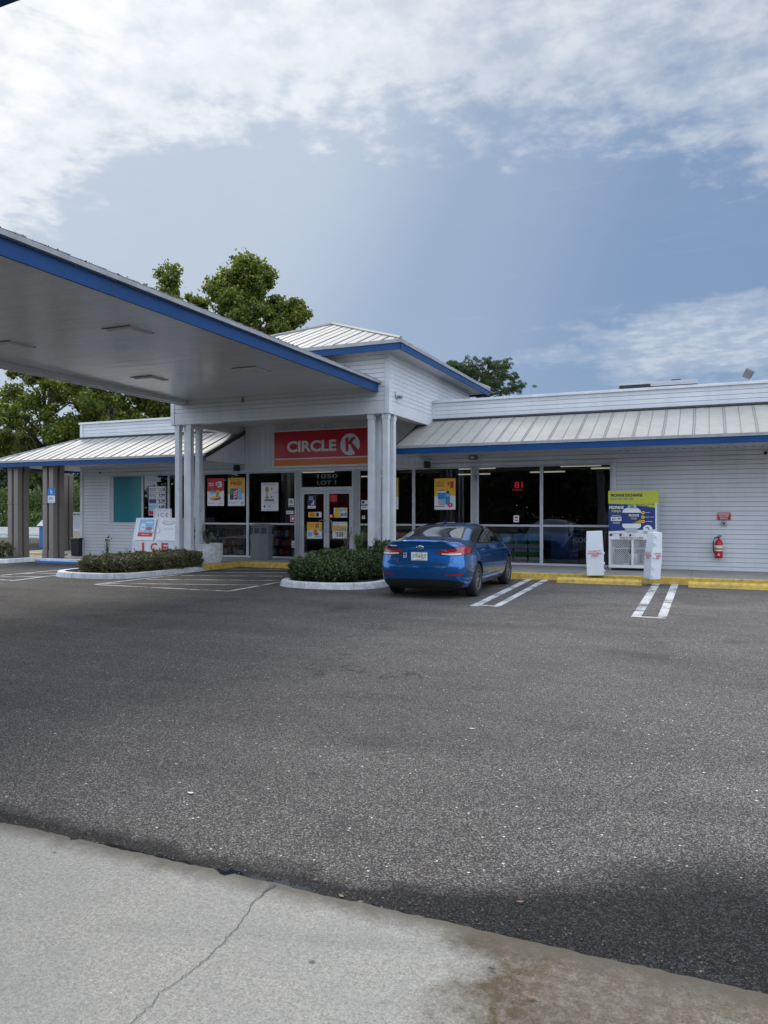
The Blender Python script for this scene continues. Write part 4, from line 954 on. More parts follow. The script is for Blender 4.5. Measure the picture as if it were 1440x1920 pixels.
MB('ink').tube([(x_ - .02, ye, z0 + .54), (x_ - .09, ye - .02, z0 + .52), (x_ - .125, ye - .03, z0 + .42), (x_ - .12, ye - .03, z0 + .2), (x_ - .10, ye - .03, z0 + .14)], .014, 8).build('hose', fe, smooth=True)
l_ = MB('paper'); put_text(l_, 'A', (x_, ye - .099, z0), (1, 0, 0), (0, 0, 1), -.03, .03, .07, .14, 'paper', .03); l_.build('lettering', fe)
# parapet floodlight
pl_ = thing('parapet_floodlight', 'square floodlight on a bent bracket above the right parapet', 'light', (XU(1403, 21.1), 21.1, 4.91))
bx = XU(1403, 21.1); MB('trim').tube([(bx + .05, 21.1, 4.90), (bx + .05, 21.1, 5.0), (bx + .02, 21.05, 5.08)], .018, 6).build('bracket', pl_)
hd = MB('grey'); hd.box(-.10, .10, -.05, .05, -.11, .11); hd.box(-.085, .085, -.056, -.05, -.095, .095, 'steel')
h_ = hd.build('lamp_head', pl_, local=True, bevel=.012); h_.location = (0, -.05, .20); h_.rotation_euler = (R(20), R(32), R(-10))
# roof unit
ya = 26.; xa0, xa1 = XU(1160, ya), XU(1308, ya); za = PY(1235, 715.5, ya)[1]
ru = thing('rooftop_unit', 'low flat-topped rooftop unit showing over the right parapet', 'roof unit', ((xa0 + xa1) / 2, ya, 4.6))
MB('grey').box(xa0 + .1, xa1 - .1, ya, ya + 1.6, 4.6, za - .16).build('casing', ru); MB('steel').box(xa0, xa1, ya - .05, ya + 1.7, za - .158, za).build('lid', ru, bevel=.02)
MB('black').prism([(xa0 + 1.55, ya + .3), (xa0 + 1.95, ya + .3), (xa0 + 1.95, ya + .6), (xa0 + 1.55, ya + .6)], za, za + .10, taper=.3).build('vent', ru)
MB('black').box(xa0 + .02, xa0 + 1.0, ya - .056, ya - .051, za - .15, za - .06).build('louvre', ru)
yb = 26; t_ = thing('roof_vent_hood', 'pale domed vent behind the parapet at the right edge', 'roof vent', (XU(1452, yb), yb, 4.6))
MB('trim').lathe([(.45, 0), (.45, .9), (.42, 1.0), (.2, 1.10), (.01, 1.12)], (XU(1455, yb), yb, 4.6), 20).build('hood', t_, smooth=True, angle=40)

# accessible parking sign
Ya = 19.08; x0, zt = PY(89.5, 915, Ya); x1, zb = PY(103, 943, Ya)
sgn = panel('accessible_parking_sign', 'blue and white wheelchair parking sign on the taupe post', 'sign', (x0, Ya, zb), UX, UZ, NF, x1 - x0, zt - zb,
      [('r', .05, .50, .95, .97, 'pblue'), ('r', .0, .49, 1., 1., 'bluecurb'), ('e', .50, .70, .15, .10, 'paper'), ('e', .50, .70, .09, .065, 'bluecurb'), ('r', .44, .70, .52, .86, 'paper'), ('e', .48, .89, .06, .03, 'paper'), ('r', .5, .76, .68, .785, 'paper'), ('t', 'PARKING BY\nDISABLED\nPERMIT ONLY', .10, .20, .90, .42, 'pnavy'), ('r', .05, .06, .95, .09, 'pnavy')])

# ------------------------------------------------------------ canopy over the drive
CX0, CX1, CY0, CY1, CZ = -14.0, -7.80, 3.3, 17.69, 4.84
cn = thing('drive_canopy', 'long canopy with blue fascia and glossy white underside over the drive', 'canopy', (-10.9, 10, 0))
MB('canopy').box(CX0, CX1, CY0, CY1, CZ, CZ + .03).build('soffit', cn)
MB('blue').box(CX1 - .02, CX1 + .02, CY0, CY1 - .02, 4.70, 4.915).build('fascia', cn)
fd = MB('drip'); fd.box(CX1 - .02, CX1 + .10, CY0, CY1 + .0, 4.917, 4.985); fd.build('gutter', cn)
MB('white').box(CX0 - .04, CX0 + .04, CY0, CY1 - .02, 4.72, 4.84 - .001).box(CX0 + .04, CX0 + .20, CY0, CY1 - .02, 4.74, 4.838).build('edge_beam', cn)
MB('blue').box(CX0 - .10, CX0 - .05, CY0, CY1 - .02, 4.80, 4.92).build('fascia', cn)
rr_ = MB('roof'); cxm = (CX0 + CX1) / 2
roof_face(rr_, [(CX1 + .10, CY0, 4.99), (CX1 + .10, CY1, 4.99), (cxm, CY1, 6.25), (cxm, CY0, 6.25)], None)
roof_face(rr_, [(CX0 - .10, CY0, 4.99), (CX0 - .10, CY1, 4.99), (cxm, CY1, 6.25), (cxm, CY0, 6.25)], None)
rr_.build('roof', cn)
for lx in (-9.45, -12.33):
    for ly in (10.48, 14.4, 6.4):
        f0 = MB('canopy'); f0.prism([(lx - .30, ly - .30), (lx + .30, ly - .30), (lx + .30, ly + .30), (lx - .30, ly + .30)], CZ - .012, CZ - .002)
        lo = f0.build('canopy_light', cn); MB('canopy').prism([(lx - .27, ly - .27), (lx + .27, ly - .27), (lx + .27, ly + .27), (lx - .27, ly + .27)], CZ - .0145, CZ - .045, taper=.12).build('lens', lo)
        MB('grey').box(lx - .32, lx + .32, ly + .301, ly + .309, CZ - .016, CZ - .002).box(lx - .32, lx + .32, ly - .312, ly - .301, CZ - .016, CZ - .002).build('gasket', lo)
for yj in (5.2, 8.3, 11.4, 14.5): MB('dark').box(CX1 + .0205, CX1 + .023, yj, yj + .008, 4.702, 4.913).build('fascia_joint', cn)
dbp = np.random.default_rng(2).uniform(0, 1, (420, 3)) * [.10, CY1 - CY0 - .4, .03] + [CX1 + .0, CY0, 4.985]
# fuel canopy above and behind the viewer
fc = thing('fuel_canopy', 'dark edge of the fuel canopy at the top left corner', 'canopy', (-2, -5, 0))
MB('canopy').box(-22, -3.0, -12, 3.13, 4.60, 4.64).build('soffit', fc); MB('blue').box(-22, -3.0, 3.13, 3.20, 4.6, 5.3).build('fascia', fc); MB('roof').box(-22, -3.0, -12, 3.12, 5.2, 5.3).build('roof', fc)
for px_ in (-16, -6):
    MB('trim').box(px_ - .2, px_ + .2, -5.2, -4.8, .014, 4.6).build('post', fc)
for px_, lb in ((-16, 'left'), (-6, 'right')):
    pm = thing('fuel_pump', 'fuel pump seen only mirrored in the %s part of the glass' % lb, 'fuel pump', (px_, -6.3, .014), 'fuel pumps mirrored in the windows')
    MB('paper').box(px_ - .4, px_ + .4, -6.6, -6.0, .014, 1.7).build('cabinet', pm, bevel=.02); MB('red').box(px_ - .41, px_ + .41, -6.61, -5.99, 1.702, 2.0).build('crown', pm, bevel=.02)
# ------------------------------------------------------------ freestanding objects on the walk
# trash can
tx, ty = -12.95, 20.3
tb = thing('trash_can', 'grey six-sided litter bin beside the doors', 'litter bin', (tx, ty, WK))
def hexa(r_): return [(tx + r_ * math.cos(R(a)), ty + r_ * .9 * math.sin(R(a))) for a in (22, 67, 112, 157, 202, 247, 292, 337)]
MB('grey').prism(hexa(.36), WK, WK + .80).build('body', tb, bevel=.015)
MB('grey').prism(hexa(.33), WK + .802, WK + 1.04).build('collar', tb, bevel=.01)
hd = MB('grey'); hd.prism(hexa(.375), WK + 1.042, WK + 1.09).prism(hexa(.33), WK + 1.09, WK + 1.13, taper=.35); hd.build('lid', tb, bevel=.015)
op = MB('ink')
for a in (270, 315, 225):
    c_ = Vector((math.cos(R(a)), .9 * math.sin(R(a)), 0)); tdr = Vector((-math.sin(R(a)), math.cos(R(a)), 0)).normalized(); p_ = Vector((tx, ty, 0)) + c_ * (.306 if a == 270 else .31)
    op.face([p_ - tdr * .095 + Vector((0, 0, WK + .83)), p_ + tdr * .095 + Vector((0, 0, WK + .83)), p_ + tdr * .095 + Vector((0, 0, WK + 1.0)), p_ - tdr * .095 + Vector((0, 0, WK + 1.0))])
op.build('opening', tb)
MB('seam').prism(hexa(.3625), WK + .66, WK + .668).build('seam_line', tb)

# ICE chest
ix0, ix1 = XU(248, 19.9), XU(333, 19.9); iyf, iyb = 19.9, 20.85; iz = .05
ic = thing('ice_chest', 'white ice merchandiser with two sloped doors and red ICE letters', 'ice chest', ((ix0 + ix1) / 2, 20.3, iz))
zk = PY(290, 1016, iyf)[1]; zt_ = PY(290, 971, 20.3)[1]
bd = MB('paper')
SD = .20
pr = [(iyf, iz), (iyb, iz), (iyb, zt_), (iyf + SD, zt_), (iyf, zk)]
for i in range(5):
    a, b_ = pr[i], pr[(i + 1) % 5]; bd.face([(ix0, a[0], a[1]), (ix1, a[0], a[1]), (ix1, b_[0], b_[1]), (ix0, b_[0], b_[1])], 'trim')
for X_ in (ix0, ix1): bd.face([(X_, a, b_) for a, b_ in pr], 'trim')
bd.build('cabinet', ic)
dn = Vector((0, -(zt_ - zk), SD)).normalized(); du = Vector((0, SD, zt_ - zk)); dl = du.length; du.normalize()
Wd = (ix1 - ix0)
for k_, (a, b_) in enumerate(((.06, .48), (.54, .97))):
    o_ = Vector((ix0 + Wd * a, iyf, zk)) + du * .04 + dn * .004
    its = [('p', [(.02, .02), (.98, .02), (.98, .98), (.02, .98)], 'paper')]
    if k_ == 0: its += [('r', .12, .38, .90, .98, 'lblue'), ('r', .12, .17, .90, .37, 'pred'), ('t', 'THANK YOU', .32, .25, .70, .30, 'paper'), ('r', .22, .45, .46, .75, 'paper'), ('e', .34, .75, .12, .04, 'paper'), ('t', 'ICE', .26, .55, .42, .63, 'pnavy'), ('e', .68, .55, .16, .08, 'pbrown'), ('r', .5, .80, .86, .86, 'paper')]
    else: its += [('e', .50, .84, .32, .13, 'pgrey'), ('e', .50, .86, .25, .09, 'paper'), ('t', 'snow', .30, .81, .70, .90, 'pgrey'), ('t', 'ice cold', .3, .5, .75, .58, 'pgrey', 0.)]
    p_ = panel('ice_door', None, None, o_, UX, du, dn, Wd * (b_ - a), dl - .08, its, thick=.03, back='steel', parent=ic)
for X_ in (ix0 + Wd * .445, ix0 + Wd * .575): 
    c_ = Vector((X_, iyf, zk)) + du * dl * .45 + dn * .04; MB('chrome').tube([c_ - du * .07, c_ - du * .05 + dn * .04, c_ + du * .05 + dn * .04, c_ + du * .07], .014, 6).build('handle', ic)
l_ = MB('red'); zc0 = .62
for ch, a in (('I', .22), ('C', .41), ('E', .65)): put_text(l_, ch, (ix0, iyf - .004, 0), UX, UZ, Wd * a, Wd * (a + (.05 if ch == 'I' else .15)), .34, .625, 'pred', .03)
l_.build('lettering', ic)
x0, zt2 = PY(288, 954, 20.5); x1, zb2 = PY(322, 971, 20.5)
panel('ice_sign', 'small white packaged ice sign standing on the ice chest', 'sign', (x0, 20.5, zt_), UX, UZ, NF, x1 - x0, zt2 - zt_, [('t', 'Packaged', .2, .66, .8, .92, 'pgrey', .0), ('t', 'I C E', .25, .12, .80, .54, 'ink', .0), ('r', .05, .05, .09, .95, 'pgrey'), ('r', .93, .05, .97, .95, 'pgrey')])
# planter + plants
pcx, pcy = -13.75, 18.45
pn = thing('round_planter', 'white round concrete planter at the end of the left hedge', 'planter', (pcx, pcy, WK))
MB('curb').lathe([(.50, 0), (.53, .10), (.535, .54), (.52, .56), (.46, .56), (.45, .50), (.01, .49)], (pcx, pcy, WK), 40).build('pot', pn, smooth=True, angle=40)
MB('mulch').lathe([(.455, .505), (.01, .52)], (pcx, pcy, WK), 24).build('soil', pn)

# numpy leaf cloud --------------------------------------------------------
rng = np.random.default_rng(11)
def leafmesh(name, pts, size, matk, parent=None, nrm=None, jit=.5, asp=.55, off=None):
    """pts Nx3; one bent leaf (2 tris as a quad) per point"""
    n = len(pts); pts = np.asarray(pts, float)
    d = rng.normal(size=(n, 3)); d /= np.linalg.norm(d, axis=1)[:, None]
    if nrm is not None: d = d * jit + nrm * (1 - jit); d /= np.linalg.norm(d, axis=1)[:, None]
    r_ = rng.normal(size=(n, 3)); a = np.cross(d, r_); a /= np.linalg.norm(a, axis=1)[:, None]; b_ = np.cross(d, a)
    s_ = (size * rng.uniform(.6, 1.35, n))[:, None]
    v = np.empty((n, 4, 3)); v[:, 0] = pts - a * s_ * .5; v[:, 1] = pts + b_ * s_ * asp * .5 + d * s_ * .08; v[:, 2] = pts + a * s_ * .5; v[:, 3] = pts - b_ * s_ * asp * .5 + d * s_ * .08
    if parent is not None: v -= np.array(wloc(parent))
    me = bpy.data.meshes.new(name); me.vertices.add(4 * n); me.vertices.foreach_set('co', v.ravel())
    me.loops.add(4 * n); me.loops.foreach_set('vertex_index', np.arange(4 * n, dtype=np.int32))
    me.polygons.add(n); me.polygons.foreach_set('loop_start', np.arange(0, 4 * n, 4, dtype=np.int32)); me.polygons.foreach_set('loop_total', np.full(n, 4, dtype=np.int32))
    me.materials.append(M[matk]); me.update(calc_edges=True); me.validate()
    return link(name, me, parent)
def hedge(label, blobs, n, size, matk, extra=None, loc=None, name='hedge'):
    c0 = blobs[0]; root = thing(name, label, 'hedge', (c0[0], c0[1], .1), 'clipped hedges in the planting islands')
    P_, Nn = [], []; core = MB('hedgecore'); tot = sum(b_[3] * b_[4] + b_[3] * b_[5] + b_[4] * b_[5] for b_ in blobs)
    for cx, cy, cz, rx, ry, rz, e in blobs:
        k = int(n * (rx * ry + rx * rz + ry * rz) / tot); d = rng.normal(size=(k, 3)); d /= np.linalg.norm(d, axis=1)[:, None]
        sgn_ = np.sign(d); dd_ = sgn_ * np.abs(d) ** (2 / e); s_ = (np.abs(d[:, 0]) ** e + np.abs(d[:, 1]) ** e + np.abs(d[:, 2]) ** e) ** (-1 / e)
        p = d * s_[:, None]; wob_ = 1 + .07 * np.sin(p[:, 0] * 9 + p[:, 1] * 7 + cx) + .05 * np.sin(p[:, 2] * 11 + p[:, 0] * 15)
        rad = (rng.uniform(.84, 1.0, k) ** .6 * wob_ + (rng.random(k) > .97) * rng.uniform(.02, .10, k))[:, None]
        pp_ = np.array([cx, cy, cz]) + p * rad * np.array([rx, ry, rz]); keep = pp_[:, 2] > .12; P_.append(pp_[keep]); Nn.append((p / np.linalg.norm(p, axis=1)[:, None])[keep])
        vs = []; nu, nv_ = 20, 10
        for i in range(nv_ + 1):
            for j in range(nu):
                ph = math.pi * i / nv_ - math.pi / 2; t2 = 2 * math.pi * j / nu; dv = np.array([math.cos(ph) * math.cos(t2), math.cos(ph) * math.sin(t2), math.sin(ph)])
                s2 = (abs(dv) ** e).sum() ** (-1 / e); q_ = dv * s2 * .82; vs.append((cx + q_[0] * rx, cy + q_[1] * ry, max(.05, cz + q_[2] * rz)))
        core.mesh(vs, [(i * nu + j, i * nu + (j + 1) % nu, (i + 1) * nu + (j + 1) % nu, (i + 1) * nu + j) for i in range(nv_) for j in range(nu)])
    allp = np.vstack(P_); alln = np.vstack(Nn); sel = rng.integers(0, len(allp), 150); sp_ = []; sn_ = []
    for i_ in sel:
        if alln[i_][2] < -.1: continue
        dv = alln[i_] * .6 + np.array([0, 0, .5]) + rng.normal(size=3) * .25; L_ = rng.uniform(.04, .13)
        for t_ in np.linspace(0, 1, 14): sp_.append(allp[i_] + dv * L_ * t_ + rng.normal(size=3) * .012); sn_.append(alln[i_])
    P_.append(np.array(sp_)); Nn.append(np.array(sn_))
    core.build('dark_core', root); leafmesh('foliage', np.vstack(P_), size, matk, root, np.vstack(Nn), .62)  # solid near-black volume filling the hedge beneath its shell of leaves
    return root
hedge('long low clipped hedge on the left island before the ice chest', [(-14.15, 15.35, .27, .95, .85, .26, 3.2), (-13.95, 16.35, .28, .98, .80, .27, 3.2), (-13.7, 17.1, .29, .80, .45, .29, 3.)], 30000, .050, 'leafH')
hedge('bushy dark green hedge on the right island before the posts', [(-8.20, 15.25, .32, .70, .58, .31, 2.4), (-7.72, 15.15, .30, .50, .52, .30, 2.2), (-7.55, 15.9, .38, .60, .58, .37, 2.3), (-8.25, 16.1, .40, .68, .7, .36, 2.4), (-7.15, 16.6, .52, .40, .40, .42, 2.2)], 26000, .055, 'leafR')
hedge('low hedge around the leftmost taupe posts', [(-22.9, 18.2, .36, 1.3, .45, .32, 3.), (-24.6, 18.3, .36, .9, .4, .34, 3.)], 9000, .06, 'leafH')
# wispy shoots in the right hedge and plants in planter, weed
def stems(root, base, n, h, spread, leaf, matk, lsz, nl=24, seed=1, droop=.0):
    g = random.Random(seed); mb = MB('leafR'); pts = []
    for i in range(n):
        a = g.uniform(0, 6.28); l = g.uniform(.6, 1.) * h; s_ = g.uniform(.3, 1) * spread; p = []
        for k in range(6):
            t_ = k / 5; p.append((base[0] + math.cos(a) * s_ * t_ ** 1.4, base[1] + math.sin(a) * s_ * t_ ** 1.4, base[2] + l * t_ - droop * t_ ** 3))
        mb.tube(p, [.007, .006, .005, .004, .003, .002], 4, leaf)
        for k in range(nl): t_ = g.uniform(.25, 1); j = min(4, int(t_ * 5)); q_ = Vector(p[j]).lerp(Vector(p[j + 1]), t_ * 5 - j); pts.append(tuple(q_ + Vector((g.gauss(0, .03), g.gauss(0, .03), g.gauss(0, .03)))))
    mb.build('stem', root, smooth=True)
    leafmesh('foliage', np.array(pts), lsz, matk, root)
ft = thing('feathery_shrub', 'feathery green shoots rising from the right island hedge', 'plant', (-7.55, 16.0, .8)); stems(ft, (-7.55, 16.0, .7), 14, .50, .16, 'leafB', 'leafB', .035, 90, 3)
sb = thing('spindly_shrub', 'thin bare shrub against the sidelight behind the right hedge', 'plant', (-8.35, 17.0, .6)); stems(sb, (-8.35, 17.0, .6), 9, .85, .28, 'bark', 'leafH', .04, 14, 5)
pl1 = thing('potted_shrub', 'spindly leafy shrub in the left side of the round planter', 'plant', (pcx - .25, pcy, .66), 'plants in the round planter'); stems(pl1, (pcx - .22, pcy, .64), 14, .62, .42, 'bark', 'leafH', .05, 26, 8)
pl2 = thing('potted_grass', 'drooping pale strappy plant in the middle of the round planter', 'plant', (pcx + .12, pcy, .66), 'plants in the round planter')
g = random.Random(4); mb = MB('leafB')
for i in range(26):
    a = g.uniform(0, 6.28); l = g.uniform(.25, .42); hh = g.uniform(.25, .45); p = []
    for k in range(6): t_ = k / 5; p.append((pcx + .12 + math.cos(a) * l * t_, pcy + math.sin(a) * l * t_, .65 + hh * math.sin(t_ * 2.3) - .10 * t_ * t_))
    mb.tube(p, [.008, .008, .007, .006, .004, .001], 4, 'leafB' if i % 3 else 'pgrey')
mb.build('blades', pl2)
wd_ = thing('weed', 'small bright green weed against the left siding behind the hedge', 'plant', (XU(202, 20.3), 20.3, .06)); stems(wd_, (XU(202, 20.3), 20.3, .06), 6, .80, .22, 'leafB', 'leafB', .09, 12, 9)

tag(leafmesh('leaf_litter', dbp, .045, 'bark', None, None, .9), kind='stuff')
# propane cage
gx0, gx1, gy0, gy1, gz1 = -2.36, -1.20, 19.97, 20.80, 2.16
pc = thing('propane_cage', 'white mesh propane exchange cage with a blue and lime poster', 'propane cage', ((gx0 + gx1) / 2, 20.3, WK))
cg = MB('wirem')
for X_ in (gx0, gx1 - .05):
    for Y_ in (gy0, gy1 - .05): cg.box(X_, X_ + .05, Y_, Y_ + .05, WK + .07, gz1 - .001)
mx_ = (gx0 + gx1) / 2
cg.box(mx_ - .03, mx_ + .03, gy0 + .001, gy0 + .04, WK + .14, 1.1)
for z in (WK + .07, gz1 - .08): cg.box(gx0 + .05, gx1 - .05, gy0 + .002, gy0 + .045, z, z + .075).box(gx0 + .05, gx1 - .05, gy1 - .045, gy1 - .002, z, z + .075).box(gx0 + .002, gx0 + .045, gy0 + .05, gy1 - .05, z, z + .075).box(gx1 - .045, gx1 - .002, gy0 + .05, gy1 - .05, z, z + .075)
cg.box(gx0 + .05, gx1 - .05, gy0 + .05, gy1 - .05, .70, .715).box(gx0 + .05, gx1 - .05, gy0 + .05, gy1 - .05, WK + .10, WK + .115)
cg.build('cage_frame', pc, bevel=.004)
ft_ = MB('steel')
for X_ in (gx0, gx1 - .05):
    for Y_ in (gy0, gy1 - .05): ft_.box(X_ + .01, X_ + .04, Y_ + .01, Y_ + .04, WK, WK + .07)
ft_.build('foot', pc)
ms_ = MB('wirem')
def diamond(x0, x1, z0, z1, y, step=.052, hz=.026, w_=.006, flip=False, fixed=None):
    z = z0
    nrow = int((z1 - z0) / hz); ncol = int((x1 - x0) / step)
    for r__ in range(nrow):
        for c__ in range(ncol):
            xa = x0 + c__ * step + (step / 2 if r__ % 2 else 0); za_ = z0 + r__ * hz
            for sx_ in (-1, 1):
                xb = xa + sx_ * step / 2; 
                if xb < x0 or xb > x1: continue
                if fixed is None: ms_.face([(xa, y, za_ - w_), (xb, y, za_ + hz - w_), (xb, y, za_ + hz + w_), (xa, y, za_ + w_)])
                else: ms_.face([(fixed, xa, za_ - w_), (fixed, xb, za_ + hz - w_), (fixed, xb, za_ + hz + w_), (fixed, xa, za_ + w_)])
diamond(gx0 + .05, mx_ - .03, WK + .145, 1.0, gy0 + .02); diamond(mx_ + .03, gx1 - .05, WK + .145, 1.0, gy0 + .02)
diamond(gy0 + .06, gy1 - .06, WK + .145, gz1 - .1, 0, fixed=gx1 - .02, hz=.04, step=.08)
ms_.build('wire_mesh', pc)
bk = MB('ink'); bk.box(gx0 + .05, gx1 - .05, gy1 - .06, gy1 - .05, WK + .15, gz1 - .09); bk.build('back_panel', pc)
for i in range(3):
    for j in range(2):
        X_ = gx0 + .22 + i * .36; Z_ = WK + .118 + j * .45
        tk = MB('paper'); tk.lathe([(.10, 0), (.10, .03), (.14, .05), (.15, .10), (.15, .26), (.13, .32), (.05, .35), (.05, .36), (.09, .36), (.09, .42)], (X_, 20.3, Z_ if j == 0 else .718), 16, m='grey' if i != 1 else 'steel'); 
        tk.build('gas_cylinder', pc, smooth=True, angle=50)
W1 = gx1 - gx0 + .0
P1 = [('p', [(0, .06), (0, .98), (1, .92), (1, .14)], 'pnavy'), ('p', [(0, .98), (.45, .955), (1, .84), (1, 1), (0, 1)], 'plime'), ('t', 'BRING BACK THE FLAME\nTO GRILL', .58, .88, .98, .97, 'ink'),
      ('t', 'PROPANE', .015, .80, .33, .90, 'paper', .03), ('t', 'NINJA', .07, .67, .27, .77, 'plime', .03), ('t', 'EXCHANGE', .08, .57, .26, .60, 'paper'), ('r', .05, .41, .28, .54, 'paper'), ('t', '$21.99', .07, .43, .265, .52, 'ink', .03), ('t', 'NO DEPOSIT\nCYLINDERS', .09, .31, .25, .38, 'paper'),
      ('e', .50, .70, .20, .16, 'paper'), ('r', .30, .24, .70, .72, 'paper'), ('e', .50, .24, .20, .11, 'paper'), ('r', .36, .04, .62, .18, 'pgrey'), ('r', .42, .82, .60, .93, 'pgrey'), ('r', .47, .84, .55, .92, 'pgreen'), ('r', .30, .32, .70, .68, 'pnavy'), ('p', [(.52, .32), (.70, .32), (.70, .46)], 'pgold'),
      ('t', 'PROPANE', .44, .55, .66, .63, 'paper', .02), ('t', 'NINJA', .49, .44, .62, .52, 'plime', .02)]
for i, (tx_) in enumerate(('EASY', 'READY TO USE', 'GUARANTEED')): yy_ = .68 - i * .145; P1 += [('e', .745, yy_, .042, .052, 'pyel'), ('r', .725, yy_ - .01, .765, yy_ + .01, 'ink'), ('t', tx_, .80, yy_ - .015, .80 + (.10, .17, .15)[i], yy_ + .015, 'paper')]
P1 += [('e', .845, .15, .10, .13, 'paper'), ('p', [(.80, .21), (.86, .21), (.88, .12), (.86, .12), (.84, .18), (.80, .19)], 'pnavy'), ('t', 'Florida', .78, .03, .92, .08, 'pnavy')]
zp0, zp1 = PY(1186, 1000, gy0)[1], PY(1186, 943, gy0)[1]
panel('poster_board', None, None, (gx0, gy0 - .004, zp0), UX, UZ, NF, W1 - .04, zp1 - zp0, P1, parent=pc)
zq0 = PY(1186, 1012, gy0)[1]
P2 = [('e', .05, .72, .035, .2, 'ink'), ('e', .26, .72, .028, .2, 'pnavy'), ('e', .47, .72, .028, .2, 'pnavy'), ('t', 'THREE EASY STEPS', .04, .88, .30, .98, 'ink'), ('t', 'BRING', .09, .65, .15, .80, 'pgrey'), ('t', 'SWAP', .30, .65, .36, .80, 'pgrey'), ('t', 'GRILL', .51, .65, .57, .80, 'pgrey'), ('t', 'EMERGENCY 1-800', .24, .26, .75, .46, 'pred', .02), ('t', 'CALL US FIRST', .24, .06, .75, .20, 'ink')]
panel('poster_board', None, None, (gx0, gy0 - .004, zq0), UX, UZ, NF, W1 - .04, zp0 - zq0 - .002, P2, parent=pc)
zh0, zh1 = PY(1186, 943, gy0)[1] + .002, PY(1141, 920.5, gy0)[1]
P3 = [('t', 'PROPANE EXCHANGE', .05, .50, .68, .76, 'ink', .05), ('t', 'DROP YOUR TANK HERE', .05, .22, .50, .42, 'pnavy', .0)]
panel('header_board', None, None, (gx0 - .01, gy0 - .012, zh0), UX, UZ, NF, W1 + .06, zh1 - zh0, P3, back='plime', parent=pc)

# white loyalty sleeves
def sleeve(label, u, v, hgt_, w_, d_, rz, lean, leany, two):
    x_, y_ = G(u, v, .158); t_ = thing('plastic_sleeve', label, 'sleeve', (x_, y_, .158), 'white plastic sleeves on the kerb')
    t_.rotation_euler = (R(leany), R(lean), R(rz))
    bm = bmesh.new(); g = random.Random(int(u)); nz_ = 2; rings = []
    for k in range(nz_ + 1):
        z = hgt_ * k / nz_; j = [g.uniform(-.007, .007) for _ in range(8)]; a, b_ = w_ / 2, d_ / 2
        sh = .0 if k < nz_ else -.02
        rings.append([bm.verts.new((sx_ * (a + sh) + j[i], sy_ * (b_ + sh) + j[i + 4], z + (g.uniform(-.012, .012) if k == nz_ else 0))) for i, (sx_, sy_) in enumerate(((-1, -1), (1, -1), (1, 1), (-1, 1)))])
    for k in range(nz_):
        for i in range(4): bm.faces.new([rings[k][i], rings[k][(i + 1) % 4], rings[k + 1][(i + 1) % 4], rings[k + 1][i]])
    bm.faces.new(rings[-1]); bm.faces.new(list(reversed(rings[0])))
    me = bpy.data.meshes.new('sleeve'); bm.to_mesh(me); bm.free(); me.materials.append(M['white_plastic']); o = link('sleeve_body', me, t_)
    md = o.modifiers.new('bevel', 'BEVEL'); md.width = .012; md.segments = 2
    l_ = MB('pred'); yf = -d_ / 2 - .016
    put_text(l_, 'LOYALTY\nAVAILABLE\nHERE', (-w_ * .42, yf, 0), UX, UZ, 0, w_ * .84, hgt_ * .43, hgt_ * .57, 'pred', .02); put_text(l_, 'ASK INSIDE FOR DETAILS', (-w_ * .42, yf, 0), UX, UZ, 0, w_ * .84, hgt_ * .395, hgt_ * .41, 'pgrey', 0.)
    if two: put_text(l_, 'LOYALTY\nAVAILABLE\nHERE', (w_ / 2 + .016, -d_ * .40, 0), (0, 1, 0), UZ, 0, d_ * .8, hgt_ * .43, hgt_ * .57, 'pred', .02)
    l_.build('lettering', t_, local=True)
    if two:
        h_ = MB('paper')
        for k, z in enumerate((.08, .24, .48, .76, .92)): h_.lathe([(.035, 0), (.03, .012), (.001, .013)], (w_ / 2 + .014, -d_ * .30, hgt_ * z), 12, 'x')
        h_.build('clips', t_, local=True)
    else:
        h_ = MB('paper')
        for z in (.50, .27, .10): h_.lathe([(.03, 0), (.025, .03), (.001, .032)], (w_ / 2 - .005, 0, hgt_ * z), 10, 'x')
        h_.build('clips', t_, local=True)
sleeve('white plastic sleeve left of the propane cage with red loyalty lettering', 1117, 1079, 1.03, .38, .26, 4, -2.0, -1.5, False)
sleeve('leaning white plastic sleeve right of the propane cage, showing two faces', 1222, 1085, 1.04, .25, .27, -48, 3.5, -2, True)

# far-left background
bb = thing('collection_bin', 'blue collection bin with slanted white top behind the taupe posts', 'bin', (*G(80, 1026), 0))
bxx, byy = G(80, 1026); MB('bluecurb').box(bxx - .22, bxx + .5, byy, byy + .6, .01, 1.0).build('body', bb); MB('curb').prism([(bxx - .32, byy - .08), (bxx + .6, byy - .08), (bxx + .6, byy + .7), (bxx - .32, byy + .7)], 1.0, 1.35, taper=.55).build('top', bb)
kx, ky = G(60, 1040, .05)
dbx, dby = G(133, 1042, .05); dk = thing('dark_bin', 'dark waste bin beside the left corner of the store', 'bin', (dbx, dby, .05)); MB('black').prism([(dbx, dby), (dbx + .38, dby), (dbx + .38, dby + .4), (dbx, dby + .4)], .05, .66, taper=-.06).build('body', dk, bevel=.02); MB('black').box(dbx - .03, dbx + .42, dby - .03, dby + .43, .662, .70).build('lid', dk, bevel=.01)
wyy = 29.; lw = thing('yard_wall', 'low beige wall under the chain-link fence at the left', 'wall', (XU(140, wyy), wyy, 0)); MB('beige').box(XU(122, wyy), XL - .3, wyy, wyy + .2, -.05, .72).build('wall_body', lw)
cf = thing('chain_link_fence', 'grey chain-link fence seen between the posts and the store', 'fence', (XU(140, wyy), wyy + .1, .72)); MB('fence').tube([(XU(118, wyy), wyy + .1, 1.62), (XL - .2, wyy + .1, 1.62)], .03, 6).build('top_rail', cf)
mf = MB('fence')
x_ = XU(120, wyy)
